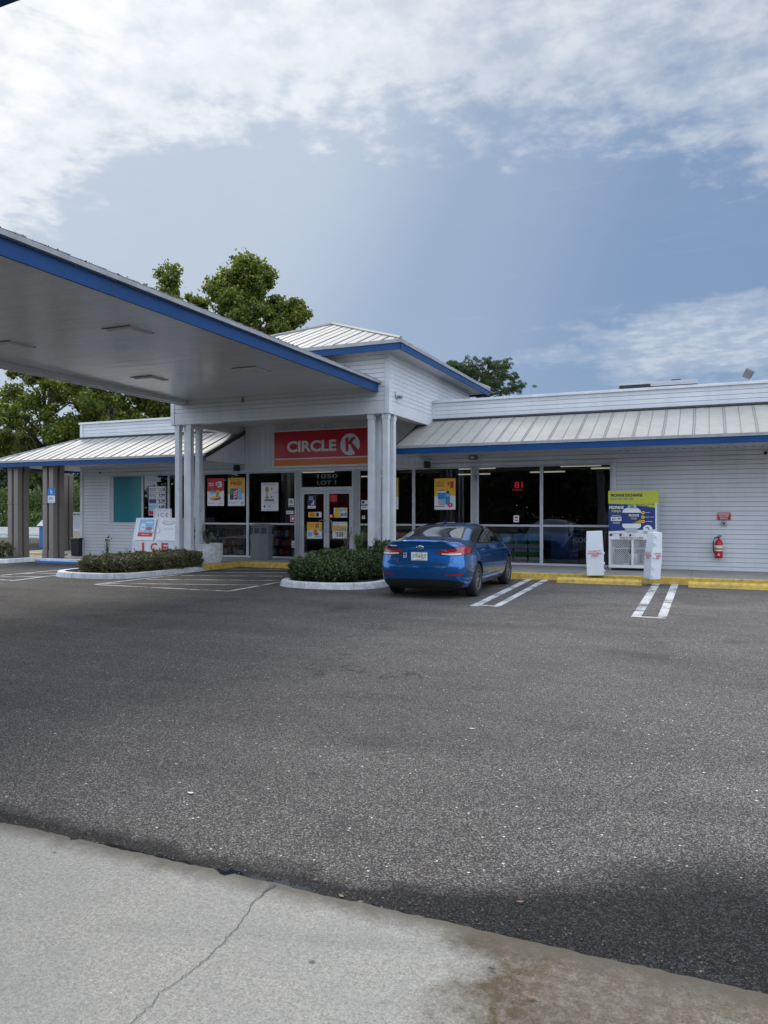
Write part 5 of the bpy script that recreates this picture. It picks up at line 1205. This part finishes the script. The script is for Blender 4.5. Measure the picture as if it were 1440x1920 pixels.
while x_ < XL - .2:
    for s_ in (-1, 1): mf.face([(x_, wyy + .1, .72), (x_ + .012, wyy + .1, .72), (x_ + .012 + s_ * .45, wyy + .1, 1.62), (x_ + s_ * .45, wyy + .1, 1.62)])
    x_ += .075
mf.build('mesh_fabric', cf); MB('pgrey').box(XU(122, wyy), XL - .25, wyy + .16, wyy + .18, .75, 1.5).build('privacy_slats', cf)
MBy = MB('yellow').box(kx - 1.2, kx + 1.6, ky, ky + .18, 0, .12); tag(MBy.build('wheel_stop', bevel=.01), 'far yellow wheel stop seen between the taupe posts', 'wheel stop', 'wheel stops at the head of the bays')
struct('road', MB('road').face([(-200, 42, .004), (-26, 42, .004), (-26, 58, .004), (-200, 58, .004)]))
struct('road_kerb', MB('curb').box(-200, -26, 41.7, 41.95, -.05, .12).box(-200, -26, 58.0, 58.25, -.05, .12))
struct('road_kerb', MB('curb').box(-60, -24, 35.5, 35.75, -.05, .12))

# ------------------------------------------------------------ trees
def tree(label, x, y, top, rad, cb, n, leaf, matk, group, seed, nc=26, name='broadleaf_tree', clus=1.0, cat='tree', th=.22):
    g = np.random.default_rng(seed); root = thing(name, label, cat, (x, y, -.06), group)
    tb_ = MB('bark'); ht = top * .8; tb_.tube([(x, y, -.1), (x + .1, y, ht * .35), (x - .1, y + .1, ht * .7), (x, y, ht)], [th, th * .8, th * .5, th * .15], 9)
    tb_.build('trunk', root, smooth=True)
    cs_ = []; lm = MB('bark')
    zc = (top + cb) / 2; hz = (top - cb) / 2
    for i in range(nc):
        while True:
            p = g.uniform(-1, 1, 3)
            if (p ** 2).sum() < 1: break
        r_ = (p ** 2).sum() ** .5; p = p / max(r_, .01) * (.45 + .5 * r_); 
        wdt = rad * (1 - .30 * max(0, p[2]))
        p[2] = max(-1, min(1, p[2])); c_ = np.array([x + p[0] * wdt, y + p[1] * wdt, zc + p[2] * hz * .88]); cs_.append((c_, g.uniform(.5, 1.05) * clus * rad * .34))
        zb = max(cb * .7, c_[2] - abs(c_[0] - x) * .8 - .8); lm.tube([(x, y, zb), tuple((np.array([x, y, zb]) + c_) / 2 + [0, 0, .25]), tuple(c_)], [.07, .045, .015], 5)
    lm.build('limbs', root, smooth=True)
    cs_.append((np.array([x, y, top - rad * .28]), rad * .32))
    tot = sum(r_ ** 2 for _, r_ in cs_); pts = []
    for c_, r_ in cs_:
        k = int(n * r_ ** 2 / tot); sub = g.normal(size=(max(4, k // 60), 3)); sub /= np.linalg.norm(sub, axis=1)[:, None]; sub = c_ + sub * r_ * g.uniform(.45, 1.0, (len(sub), 1)) * [1, 1, .8]
        w_ = sub[g.integers(0, len(sub), k)] + g.normal(size=(k, 3)) * r_ * .19; pts.append(w_)
    leafmesh('crown', np.vstack(pts), leaf, matk, root, np.tile([0, 0, 1.], (sum(len(p) for p in pts), 1)), .75, .8)
    return root
LG = 'broadleaf trees behind the store'
tree('tall broadleaf tree rising over the canopy, left of the two tops', -25.9, 32, 14.7, 2.3, 5.5, 52000, .155, 'leafA', LG, 1, 60, clus=1.05)
tree('tall broadleaf tree behind the tower roof with a double rounded top', -21.2, 32, 14.7, 2.5, 6.0, 68000, .155, 'leafA', LG, 2, 80, clus=1.0)
tree('smaller rounded broadleaf tree close behind the left slope of the tower roof', -18.9, 32.5, 12.3, 1.5, 6.5, 19000, .155, 'leafA', LG, 21, 30, clus=1.1)
tree('broad full tree filling the gap under the left of the canopy', -34.4, 31.5, 11.5, 3.6, 2.6, 36000, .17, 'leafA', LG, 3, 46, clus=.78)
tree('dark spreading tree behind the left parapet', -29.2, 31., 11., 3.5, 3.4, 40000, .17, 'leafA', LG, 4, 46, clus=.82)
# pine
px_, py_ = -12.6, 45.
pt = thing('pine_tree', 'pine with tufted crown showing over the roof right of the tower', 'tree', (px_, py_, -.06))
MB('bark').tube([(px_ - 1.2, py_, -.1), (px_ - .9, py_, 5), (px_ - .4, py_, 8.6), (px_ + .2, py_, 10.4)], [.3, .24, .15, .05], 8).build('trunk', pt, smooth=True)
g = np.random.default_rng(8); lm = MB('bark'); pts = []; nn = []
for i in range(60):
    u_ = g.uniform(845, 968); hi_ = np.interp(u_, [845, 870, 885, 900, 930, 955, 975], [684, 684, 690, 677, 673, 684, 700]); lo_ = np.interp(u_, [845, 880, 900, 930, 955, 975], [700, 712, 728, 738, 742, 722]); v_ = g.uniform(hi_ + 6, lo_ - 3)
    X_, Z_ = PY(u_, v_, py_); c_ = np.array([X_, py_ + g.uniform(-1.6, 1.6), Z_]); lm.tube([(px_ - .5, py_, min(Z_ - .1, 9.2) - .6), tuple((np.array([px_ - .3, py_, Z_ - .5]) + c_) / 2), tuple(c_)], [.05, .03, .01], 4)
    for j in range(9):
        cc = c_ + g.normal(size=3) * [.24, .24, .15]; d = g.normal(size=(70, 3)); d[:, 2] = np.abs(d[:, 2]) * .9 + .1; d /= np.linalg.norm(d, axis=1)[:, None]; pts.append(cc + d * .14)
lm.build('limbs', pt, smooth=True); leafmesh('crown', np.vstack(pts), .17, 'leafP', pt, None, .5, .14)
# far tree line at left and bushes
FG = 'trees far behind the left end'
for i, (u_, Y_, tp, rd_) in enumerate(((-40, 70, 11, 6), (40, 74, 12, 6), (110, 70, 11, 5.5), (165, 78, 12, 6), (-120, 76, 12, 7))):
    lab = ['dark tree far beyond the road at the left edge', 'dark tree far beyond the road behind the first posts', 'dark tree far beyond the road between posts and store', 'dark tree far off, mostly behind the store corner', 'dark tree far off, outside the first posts'][i]
    tree(lab, XU(u_, Y_), Y_, tp, rd_, 1.2, 10000, .42, 'leafF', FG, 40 + i, 22)
for i, (u_, Y_, r_, h_) in enumerate(((70, 62, 3.2, 4.6), (5, 61, 3.6, 4.2), (142, 63, 3.4, 4.9), (66, 60, 2.2, 1.7))):
    lab = ['tall olive bush beyond the road between the two post clusters', 'grey green bush beyond the road at the left edge', 'tall bright green bush beyond the road beside the store corner', 'low yellow green bush beyond the road near the blue bin'][i]
    X_ = XU(u_, Y_); rt = thing('roadside_bush', lab, 'bush', (X_, Y_, 0), 'bushes along the road'); k = 6000
    d = rng.normal(size=(k, 3)); d /= np.linalg.norm(d, axis=1)[:, None]; d[:, 2] = np.abs(d[:, 2]); rad_ = rng.uniform(.6, 1., (k, 1)) * (1 + .12 * np.sin(d[:, :1] * 9 + i) * np.cos(d[:, 2:3] * 7))
    leafmesh('foliage', np.array([X_, Y_, 0]) + d * rad_ * [r_, 1.5, h_], .28, 'leafB', rt); MB('bark').tube([(X_, Y_, -.05), (X_, Y_, h_ * .6)], [.1, .04], 6).build('stem', rt)
# woods behind the viewer (mirrored in the glass)
pts = []
for i in range(90):
    c_ = np.array([-80 + i * 1.7 + rng.uniform(-1, 1), -58 + rng.uniform(-5, 5), rng.uniform(1, 8.5)]); d = rng.normal(size=(1300, 3)); d /= np.linalg.norm(d, axis=1)[:, None]; pts.append(c_ + d * rng.uniform(.5, 1, (1300, 1)) * [4, 3, rng.uniform(4, 6.5)])
wp = np.vstack(pts); wp = wp[wp[:, 2] > -.1]; tag(leafmesh('woods', wp, .9, 'leafF'), kind='stuff')

# fallen leaves and litter
g = random.Random(5); lb = ['beside the crack mouth', 'on the asphalt in the left foreground', 'near the slab edge', 'on the stained slab']
spots = [(358, 1489, 'pale dry leaf alone on the asphalt in the left foreground', 'paper', .05), (975, 1694, 'rust brown leaf on the damp asphalt at the right', 'leaf_brown', .035), (640, 1683, 'dry leaf lying on the slab edge right of the crack', 'leaf_brown', .035), (676, 1694, 'curled leaf in the joint right of the crack', 'leaf_brown', .03),
         (922, 1828, 'dark leaf on the brown stained slab', 'ink', .03), (997, 1882, 'tan leaf on the stained slab near the bottom edge', 'leaf_brown', .035), (1190, 1556, 'small orange leaf on the dry asphalt right of centre', 'leaf_brown', .03), (840, 1637, 'thin pale leaf on the asphalt near the damp patch', 'leaf_brown', .03), (805, 1647, 'narrow upright leaf on the asphalt beside the thin pale one', 'leaf_brown', .025),
         (592, 1652, 'leaf fragment above the puddle', 'leaf_brown', .025), (885, 1368, 'white scrap of paper on the open asphalt', 'paper', .055), (138, 1541, 'pale leaf by the slab edge at the left', 'leaf_brown', .03), (1148, 1114, 'flattened white scrap in the empty bay', 'paper', .05)]
for u_, v_, lab, mk, s_ in spots:
    x_, y_ = G(u_, v_); on = y_ < 2.8; z = .018 if on else .004
    a = g.uniform(-.5, .5); mb = MB(mk); pt_ = []
    for k in range(7): t_ = k / 6; pt_.append((t_ - .5, .22 * math.sin(t_ * math.pi) * g.uniform(.7, 1.2), .25 * (t_ - .5) ** 2))
    up_ = [Vector((p[0], p[1], p[2])) * s_ for p in pt_]; dn_ = [Vector((p[0], -p[1], p[2] + .02)) * s_ for p in pt_]
    ro = Matrix.Rotation(a, 3, 'Z')
    for k in range(6): mb.face([ro @ up_[k], ro @ up_[k + 1], ro @ dn_[k + 1], ro @ dn_[k]])
    o = mb.build('fallen_leaf' if mk != 'paper' or s_ == .05 and v_ > 1400 else 'paper_scrap'); o.location = (x_, y_, z + .004); tag(o, lab, 'leaf' if 'leaf' in lab else 'litter', 'leaves and litter on the ground')
# grit along the joint and scattered pale stones (uncountable)
n_ = 700; gp_ = np.zeros((n_, 3)); gp_[:, 0] = rng.uniform(-4, 1.5, n_); gp_[:, 1] = 2.82 + np.abs(rng.normal(0, .10, n_)); gp_[:, 2] = .006
far_ = rng.uniform(0, 1, (900, 3)) * [14, 11, 0] + [-9, 3, .006]
tag(leafmesh('grit', np.vstack([gp_, far_]), .011, 'bark', None, np.tile([0, 0, 1.], (n_ + 900, 1)), .5, .8), kind='stuff')

# puddle by the crack
m, t = custom('puddle_water'); b = t.nodes['Principled BSDF']; b.inputs['Base Color'].default_value = (.012, .013, .015, 1); b.inputs['Roughness'].default_value = .04; b.inputs['Specular IOR Level'].default_value = .6; M['water'] = m
pdl = MB('water'); g = random.Random(12); top_, bot_ = [], []
for k in range(80):
    u_ = 200 + k * 5.6; e_ = np.interp(u_, [200, 330, 510, 600, 645], [1584, 1620, 1665, 1683, 1690]); w_ = np.interp(u_, [200, 300, 420, 500, 560, 645], [3, 8, 13, 20, 17, 1]) * (.75 + .35 * math.sin(k * .55) * math.sin(k * .23 + 1) + .15 * math.sin(k * 1.7))
    x_, y_ = G(u_, e_ - max(w_, .5)); top_.append((x_, max(y_, 2.80), .003)); bot_.append((x_ + .002, 2.77, .003))
for k in range(79): pdl.face([bot_[k], bot_[k + 1], top_[k + 1], top_[k]])
struct('puddle', pdl)

# ------------------------------------------------------------ the blue sedan (local frame: rear axle at origin, +y forward)
CARX, CARY, CARR = -4.99, 14.12, 1.6
car = thing('parked_car', 'blue four-door sedan parked nose-in at the store, seen from behind', 'car', (CARX, CARY, 0), None, R(CARR))
ST = [  # (y for all or per-point y), (x,z) x 9
 ([-.86, -.88, -.955, -.985, -.93, -.895, -.885, -.90, -.91], [(0, .23), (.58, .23), (.69, .36), (.71, .58), (.69, .80), (.65, .96), (.58, 1.055), (.38, 1.085), (0, 1.10)]),
 ([-.70, -.70, -.76, -.78, -.74, -.72, -.71, -.72, -.73], [(0, .20), (.74, .21), (.825, .34), (.86, .58), (.845, .80), (.795, .965), (.69, 1.07), (.42, 1.105), (0, 1.12)]),
 ([-.35] * 9, [(0, .18), (.80, .19), (.875, .33), (.895, .60), (.88, .82), (.82, .985), (.68, 1.085), (.46, 1.125), (0, 1.14)]),
 ([.10] * 9, [(0, .18), (.80, .19), (.885, .33), (.90, .60), (.885, .84), (.825, .99), (.70, 1.14), (.54, 1.255), (0, 1.285)]),
 ([.60] * 9, [(0, .18), (.80, .19), (.885, .33), (.90, .60), (.885, .84), (.825, .985), (.715, 1.22), (.56, 1.365), (0, 1.40)]),
 ([1.20] * 9, [(0, .18), (.80, .19), (.885, .33), (.90, .60), (.885, .83), (.825, .975), (.725, 1.245), (.57, 1.40), (0, 1.445)]),
 ([1.80] * 9, [(0, .18), (.80, .19), (.885, .33), (.90, .60), (.885, .82), (.825, .96), (.72, 1.225), (.565, 1.375), (0, 1.42)]),
 ([2.30] * 9, [(0, .18), (.80, .19), (.885, .33), (.90, .60), (.885, .81), (.82, .94), (.745, 1.09), (.62, 1.20), (0, 1.245)]),
 ([2.75] * 9, [(0, .18), (.80, .19), (.88, .33), (.895, .60), (.88, .79), (.80, .90), (.72, .96), (.60, 1.0), (0, 1.03)]),
 ([3.10] * 9, [(0, .18), (.76, .19), (.85, .33), (.875, .58), (.85, .74), (.76, .84), (.64, .88), (.45, .91), (0, .93)]),
 ([3.40] * 9, [(0, .18), (.68, .19), (.79, .32), (.81, .54), (.77, .67), (.67, .75), (.55, .79), (.4, .81), (0, .83)]),
 ([3.5, 3.5, 3.57, 3.6, 3.57, 3.54, 3.52, 3.52, 3.53], [(0, .2), (.46, .2), (.56, .31), (.57, .50), (.53, .62), (.47, .68), (.4, .71), (.3, .72), (0, .73)])]
bm = bmesh.new(); RG = []
for ys, ps in ST:
    rt_ = [bm.verts.new((p[0], y, p[1])) for y, p in zip(ys, ps)]; lf = [rt_[0]] + [bm.verts.new((-p[0], y, p[1])) for y, p in list(zip(ys, ps))[1:-1]] + [rt_[-1]]
    RG.append((rt_, lf))
for (r0, l0), (r1, l1) in zip(RG, RG[1:]):
    for j in range(8): bm.faces.new([r0[j], r0[j + 1], r1[j + 1], r1[j]]); bm.faces.new([l0[j + 1], l0[j], l1[j], l1[j + 1]])
for (r0, l0), fl in ((RG[0], 1), (RG[-1], 0)):
    f0 = [[r0[0], r0[1], l0[1]]] + [[r0[j], r0[j + 1], l0[j + 1], l0[j]] for j in range(1, 7)] + [[r0[7], r0[8], l0[7]]]
    for f in f0: bm.faces.new(f)
bmesh.ops.recalc_face_normals(bm, faces=bm.faces)
cl = bm.edges.layers.float.get('crease_edge') or bm.edges.layers.float.new('crease_edge')
for (r0, l0), (r1, l1) in zip(RG, RG[1:]):
    for s_ in (r0, l0):
        pass
def crease(a, b_, v_):
    e = bm.edges.get((a, b_))
    if e: e[cl] = v_
for i in range(len(RG) - 1):
    for s0, s1 in ((RG[i][0], RG[i + 1][0]), (RG[i][1], RG[i + 1][1])):
        crease(s0[1], s1[1], .6); crease(s0[5], s1[5], .35)
        if i < 2: crease(s0[6], s1[6], .3)
for j in range(5, 8): crease(RG[0][0][j], RG[0][0][j + 1], .75); crease(RG[0][1][j], RG[0][1][j + 1], .75)
me = bpy.data.meshes.new('car_cage'); bm.to_mesh(me); bm.free()
tmp = bpy.data.objects.new('tmp', me); COL.objects.link(tmp); md = tmp.modifiers.new('s', 'SUBSURF'); md.levels = 4; md.render_levels = 4
cu_ = MB('ink')
for y_ in (0, 2.70):
    for sx_ in (-1, 1): cu_.lathe([(.365, 0), (.365, .5)], (.62 if sx_ > 0 else -1.12, y_, .325), 40, 'x', caps=True)
cut = cu_.build('cut'); mm = tmp.modifiers.new('b', 'BOOLEAN'); mm.operation = 'DIFFERENCE'; mm.object = cut; mm.solver = 'EXACT'
mm.show_viewport = False
dg = bpy.context.evaluated_depsgraph_get(); dg.update()
sm = bpy.data.meshes.new_from_object(tmp.evaluated_get(dg))
bvh = BVHTree.FromPolygons([v.co.copy() for v in sm.vertices], [tuple(p.vertices) for p in sm.polygons])
mm.show_viewport = True; dg = bpy.context.evaluated_depsgraph_get(); dg.update()
bmh = bpy.data.meshes.new_from_object(tmp.evaluated_get(dg)); bmh.name = 'car_body'
bpy.data.objects.remove(tmp); bpy.data.objects.remove(cut)
bmh.materials.clear(); bmh.materials.append(M['carpaint']); bmh.materials.append(M['black'])
for p in bmh.polygons:
    c_ = p.center; ins = any(math.hypot(c_.y - y_, c_.z - .325) < .3655 and abs(c_.x) < .90 for y_ in (0, 2.7)) and (abs(p.normal.x) < .3 or abs(c_.x) < .7)
    p.material_index = 1 if ins or c_.z < .225 else 0; p.use_smooth = True
bmh.set_sharp_from_angle(angle=R(38))
body = link('body', bmh, car)
def patch(name, bot, top, mk, axis, off=.004, nu=28, nv=8, parent=None, smooth=True):
    """surface piece hugging the body; bot/top polylines in the 2-D frame of the projection"""
    def res(pl, n):
        pl = [Vector(p) for p in pl]; L_ = [0]
        for a, b_ in zip(pl, pl[1:]): L_.append(L_[-1] + (b_ - a).length)
        o_ = []
        for i in range(n + 1):
            s_ = L_[-1] * i / n; j = 0
            while j < len(pl) - 2 and L_[j + 1] < s_: j += 1
            o_.append(pl[j].lerp(pl[j + 1], (s_ - L_[j]) / max(1e-6, L_[j + 1] - L_[j])))
        return o_
    B, T = res(bot, nu), res(top, nu); mb = MB(mk); vs = []
    for k in range(nv + 1):
        for i in range(nu + 1):
            q_ = B[i].lerp(T[i], k / nv)
            if axis == 'back': o_, d_ = Vector((q_.x, -3, q_.y)), Vector((0, 1, 0))
            elif axis == 'right': o_, d_ = Vector((3, q_.x, q_.y)), Vector((-1, 0, 0))
            elif axis == 'left': o_, d_ = Vector((-3, q_.x, q_.y)), Vector((1, 0, 0))
            else: o_, d_ = Vector((q_.x, q_.y, 4)), Vector((0, 0, -1))
            h_, n_, _, _ = bvh.ray_cast(o_, d_)
            tries = 0
            while h_ is None and tries < 30:
                tries += 1; o_ = o_ + Vector((-.01 * math.copysign(1, o_.x), 0, 0)) if axis == 'back' else o_ + Vector((0, 0, -.01)); h_, n_, _, _ = bvh.ray_cast(o_, d_)
            if h_ is None: h_ = o_ + d_ * 2.2; n_ = -d_
            if n_.dot(d_) > 0: n_ = -n_
            vs.append(h_ + n_ * off)
    mb.mesh(vs, [(k * (nu + 1) + i, k * (nu + 1) + i + 1, (k + 1) * (nu + 1) + i + 1, (k + 1) * (nu + 1) + i) for k in range(nv) for i in range(nu)])
    return mb.build(name, parent or car, local=True, smooth=smooth)
# glass
rw = patch('rear_window', [(-.60, -.27), (0, -.34), (.60, -.27)], [(-.47, .50), (0, .56), (.47, .50)], 'carglass', 'top', .004)
patch('window_surround', [(-.64, -.31), (0, -.38), (.64, -.31)], [(-.50, .53), (0, .60), (.50, .53)], 'black', 'top', .002)
patch('windscreen', [(-.58, 1.92), (0, 1.90), (.58, 1.92)], [(-.66, 2.66), (0, 2.78), (.66, 2.66)], 'carglass', 'top', .004)
for ax_ in ('right', 'left'):
    patch('window_surround', [(-.14, 1.035), (.4, 1.005), (1.3, .985), (2.5, .965)], [(-.14, 1.05), (.15, 1.16), (.55, 1.285), (1.1, 1.345), (1.6, 1.33), (2.05, 1.21), (2.5, .98)], 'black', ax_, .003)
    patch('side_window', [(-.02, 1.05), (.4, 1.028), (1.08, 1.01)], [(-.02, 1.07), (.2, 1.16), (.6, 1.275), (1.08, 1.325)], 'carglass', ax_, .007)
    patch('side_window', [(1.16, 1.01), (1.8, .995), (2.40, .985)], [(1.16, 1.327), (1.6, 1.31), (2.0, 1.20), (2.40, 1.0)], 'carglass', ax_, .007)
    for y_, z0_, z1_ in ((1.12, .30, .985), (2.28, .42, .96)): patch('door_gap', [(y_, z0_), (y_ + .008, z0_)], [(y_ - .02, z1_), (y_ - .012, z1_)], 'black', ax_, .003, 1, 14)
    patch('door_gap', [(.40, .45), (.408, .45)], [(.02, .99), (.028, .99)], 'black', ax_, .003, 1, 14)
    patch('sill_gap', [(.42, .285), (2.30, .275)], [(.42, .293), (2.30, .283)], 'black', ax_, .003, 20, 1)
    sg_ = 1 if ax_ == 'right' else -1
    for y_ in (.42, 1.42):
        h_, n_, _, _ = bvh.ray_cast(Vector((3 * sg_, y_, .885)), Vector((-sg_, 0, 0)))
        MB('carpaint').tube([(h_.x, y_ - .10, .885), (h_.x + sg_ * .035, y_ - .07, .887), (h_.x + sg_ * .035, y_ + .07, .887), (h_.x, y_ + .10, .885)], .014, 8).build('door_handle', car, local=True, smooth=True)
    mr = MB('carpaint'); mr.mesh([(sg_ * x_, y_, z_) for x_, y_, z_ in [(.84, 2.10, .97), (.95, 2.04, .95), (1.05, 2.03, .97), (1.06, 2.04, 1.08), (.96, 2.05, 1.11), (.88, 2.08, 1.08), (.90, 2.20, .97), (1.02, 2.17, .98), (1.02, 2.17, 1.07), (.92, 2.19, 1.08)]],
        [(0, 1, 2, 3, 4, 5), (1, 6, 7, 2), (2, 7, 8, 3), (3, 8, 9, 4), (4, 9, 5), (5, 9, 6, 0), (6, 9, 8, 7), (0, 6, 1)])
    mo = mr.build('mirror', car, local=True, bevel=.015); mg = MB('carglass'); mg.face([(sg_ * .90, 2.037, .985), (sg_ * 1.035, 2.027, .99), (sg_ * 1.04, 2.035, 1.07), (sg_ * .91, 2.045, 1.08)]); mg.build('mirror_glass', mo, local=True)
    # tail lamps: red wrap with clear lower strip
    s = sg_
    tl = patch('tail_lamp', [(s * .33, .872), (s * .45, .835), (s * .60, .825), (s * .78, .84), (s * .845, .865)], [(s * .33, .885), (s * .50, .93), (s * .66, .965), (s * .77, .985), (s * .825, .965)], 'lampred', 'back', .010, 30, 10)
    patch('reversing_lens', [(s * .42, .842), (s * .60, .828), (s * .76, .836)], [(s * .42, .862), (s * .60, .862), (s * .76, .866)], 'lampwhite', 'back', .014, 16, 3, tl)
    patch('lamp_edge', [(s * .30, .865), (s * .45, .824), (s * .60, .814), (s * .79, .828), (s * .855, .855)], [(s * .31, .893), (s * .50, .94), (s * .66, .975), (s * .77, .996), (s * .835, .978)], 'black', 'back', .006, 30, 6)
    patch('reflector', [(s * .50, .455), (s * .66, .458), (s * .80, .468)], [(s * .50, .478), (s * .66, .484), (s * .80, .50)], 'lampred', 'back', .006, 14, 2)
    patch('fuel_flap' if s > 0 else 'body_crease', [(.02, .70), (.14, .70)], [(.02, .706), (.14, .706)], 'black', ax_, .002, 2, 1)
patch('boot_lid_gap', [(-.60, .70), (-.52, .665), (0, .655), (.52, .665), (.60, .70)], [(-.60, .708), (-.52, .673), (0, .663), (.52, .673), (.60, .708)], 'black', 'back', .003, 40, 1)
patch('plate_recess', [(-.34, .70), (0, .69), (.34, .70)], [(-.36, .90), (0, .90), (.36, .90)], 'carpaint', 'back', .002, 10, 6)
patch('bumper_gap', [(-.66, .805), (-.60, .70)], [(-.652, .805), (-.592, .70)], 'black', 'back', .003, 1, 8); patch('bumper_gap', [(.652, .805), (.592, .70)], [(.66, .805), (.60, .70)], 'black', 'back', .003, 1, 8)
patch('rear_diffuser', [(-.74, .235), (-.4, .225), (0, .225), (.4, .225), (.74, .235)], [(-.80, .34), (-.50, .375), (0, .385), (.50, .375), (.80, .34)], 'black', 'back', .008, 30, 8)
hp_, _, _, _ = bvh.ray_cast(Vector((-.02, -3, .79)), Vector((0, 1, 0))); yp = hp_.y - .018
patch('spoiler_edge', [(-.60, 1.050), (-.4, 1.078), (0, 1.09), (.4, 1.078), (.60, 1.050)], [(-.58, 1.062), (-.38, 1.092), (0, 1.104), (.38, 1.092), (.58, 1.062)], 'carpaint', 'back', .012, 24, 2)
pn_ = panel('number_plate', None, None, (-.165, yp, .722), UX, UZ, NF, .33, .165, [('r', .03, .06, .97, .94, 'paper'), ('t', 'JDIE', .08, .24, .42, .74, 'pgreen', .02), ('e', .50, .50, .07, .16, 'orange'), ('t', '0UT', .60, .24, .92, .74, 'pgreen', .02), ('t', 'MYFLORIDA', .3, .80, .7, .90, 'pgreen'), ('t', 'SUNSHINE STATE', .25, .08, .75, .17, 'pgreen')], back='steel', parent=None)
pn_.parent = car
# emblem, badges, sticker
em = MB('chrome'); he, _, _, _ = bvh.ray_cast(Vector((0, -3, .965)), Vector((0, 1, 0))); ye_ = he.y - .012
for k in range(28):
    a, b_ = 2 * math.pi * k / 28, 2 * math.pi * (k + 1) / 28
    em.face([(.072 * math.cos(a), ye_, .965 + .038 * math.sin(a)), (.072 * math.cos(b_), ye_, .965 + .038 * math.sin(b_)), (.062 * math.cos(b_), ye_ - .004, .965 + .029 * math.sin(b_)), (.062 * math.cos(a), ye_ - .004, .965 + .029 * math.sin(a))])
for p in ([(-.045, -.026), (-.025, -.028), (-.008, .026), (-.028, .024)], [(.008, -.026), (.028, -.024), (.045, .026), (.025, .028)], [(-.03, -.012), (.028, .002), (.030, .014), (-.026, -.001)]): em.face([(x_, ye_ - .006, .965 + z_) for x_, z_ in p])
em.build('emblem', car, local=True)
bd = MB('chrome'); hb, _, _, _ = bvh.ray_cast(Vector((-.50, -3, .74)), Vector((0, 1, 0)))
put_text(bd, 'ELANTRA', (0, hb.y - .010, 0), UX, UZ, -.58, -.41, .728, .752, 'chrome', .01); put_text(bd, 'SE', (0, hb.y - .016, 0), UX, UZ, -.455, -.41, .690, .716, 'chrome', .02)
bd.build('badge', car, local=True)
hb, _, _, _ = bvh.ray_cast(Vector((-.52, -3, 1.0)), Vector((0, 1, 0)))
bd = MB('paper'); put_text(bd, 'dealer', (0, hb.y - .012, 0), UX, UZ, -.60, -.46, .985, 1.012, 'paper', .02); bd.build('dealer_badge', car, local=True)
bd = MB('paper'); hb, _, _, _ = bvh.ray_cast(Vector((-.29, -3, .80)), Vector((0, 1, 0))); y_ = hb.y - .008
bd.face([(-.325, y_, .755), (-.255, y_, .755), (-.255, y_, .865), (-.325, y_, .865)], 'pgrey').face([(-.315, y_ - .002, .79), (-.265, y_ - .002, .79), (-.265, y_ - .002, .80), (-.315, y_ - .002, .80)], 'pred').face([(-.315, y_ - .002, .82), (-.265, y_ - .002, .82), (-.265, y_ - .002, .85), (-.315, y_ - .002, .85)], 'pnavy')
bd.build('sticker', car, local=True)
an = MB('carpaint'); an.mesh([(-.02, .62, 1.395), (.02, .62, 1.395), (.025, .80, 1.41), (-.025, .80, 1.41), (0, .60, 1.455), (0, .66, 1.458)], [(0, 1, 4), (1, 2, 5, 4), (2, 3, 5), (3, 0, 4, 5)]); an.build('antenna_fin', car, local=True, bevel=.004)
# wheels
def wheel(sg_, y_):
    ty_ = MB('rubber'); c0 = (sg_ * .78, y_, .325); o_ = sg_
    ty_.lathe([(.205, o_ * .095), (.285, o_ * .108), (.315, o_ * .092), (.325, o_ * .06), (.325, -o_ * .06), (.315, -o_ * .09), (.28, -o_ * .105), (.20, -o_ * .09)], c0, 40, 'x')
    for k in (-.045, -.015, .015, .045): ty_.lathe([(.3262, k - .003), (.3262, k + .003)], c0, 40, 'x', 'ink')
    w_ = thing_part('wheel', (0, 0, 0)); t1 = ty_.build('tyre', w_, local=True, smooth=True)
    rm = MB('grey'); rm.lathe([(.205, o_ * .097), (.195, o_ * .085), (.188, o_ * .03), (.02, o_ * .02)], c0, 36, 'x', 'ink')
    rm.lathe([(.207, o_ * .098), (.192, o_ * .100), (.186, o_ * .088)], c0, 36, 'x', 'hub'); rm.lathe([(.045, o_ * .07), (.04, o_ * .092), (.001, o_ * .094)], c0, 18, 'x', 'steel')
    for k in range(10):
        a = 2 * math.pi * k / 10; u_ = Vector((0, math.cos(a), math.sin(a))); v_ = Vector((0, -math.sin(a), math.cos(a))); cc = Vector(c0)
        w1, w2 = (.012, .020); p = [cc + u_ * .03 - v_ * w1, cc + u_ * .192 - v_ * w2, cc + u_ * .192 + v_ * w2, cc + u_ * .03 + v_ * w1]
        A = [q_ + Vector((o_ * .088, 0, 0)) for q_ in p]; B_ = [q_ + Vector((o_ * .03, 0, 0)) for q_ in p]
        rm.face(A, 'hub'); 
        for i in range(4): rm.face([A[i], B_[i], B_[(i + 1) % 4], A[(i + 1) % 4]], 'grey')
    rm.build('rim', w_, local=True)
def thing_part(name, loc):
    o = link(name, None, car); return o
for s_ in (-1, 1):
    for y_ in (0, 2.70): wheel(s_, y_)
MB('black').box(-.55, .55, -.6, 3.2, .16, .30).build('underbody', car, local=True)
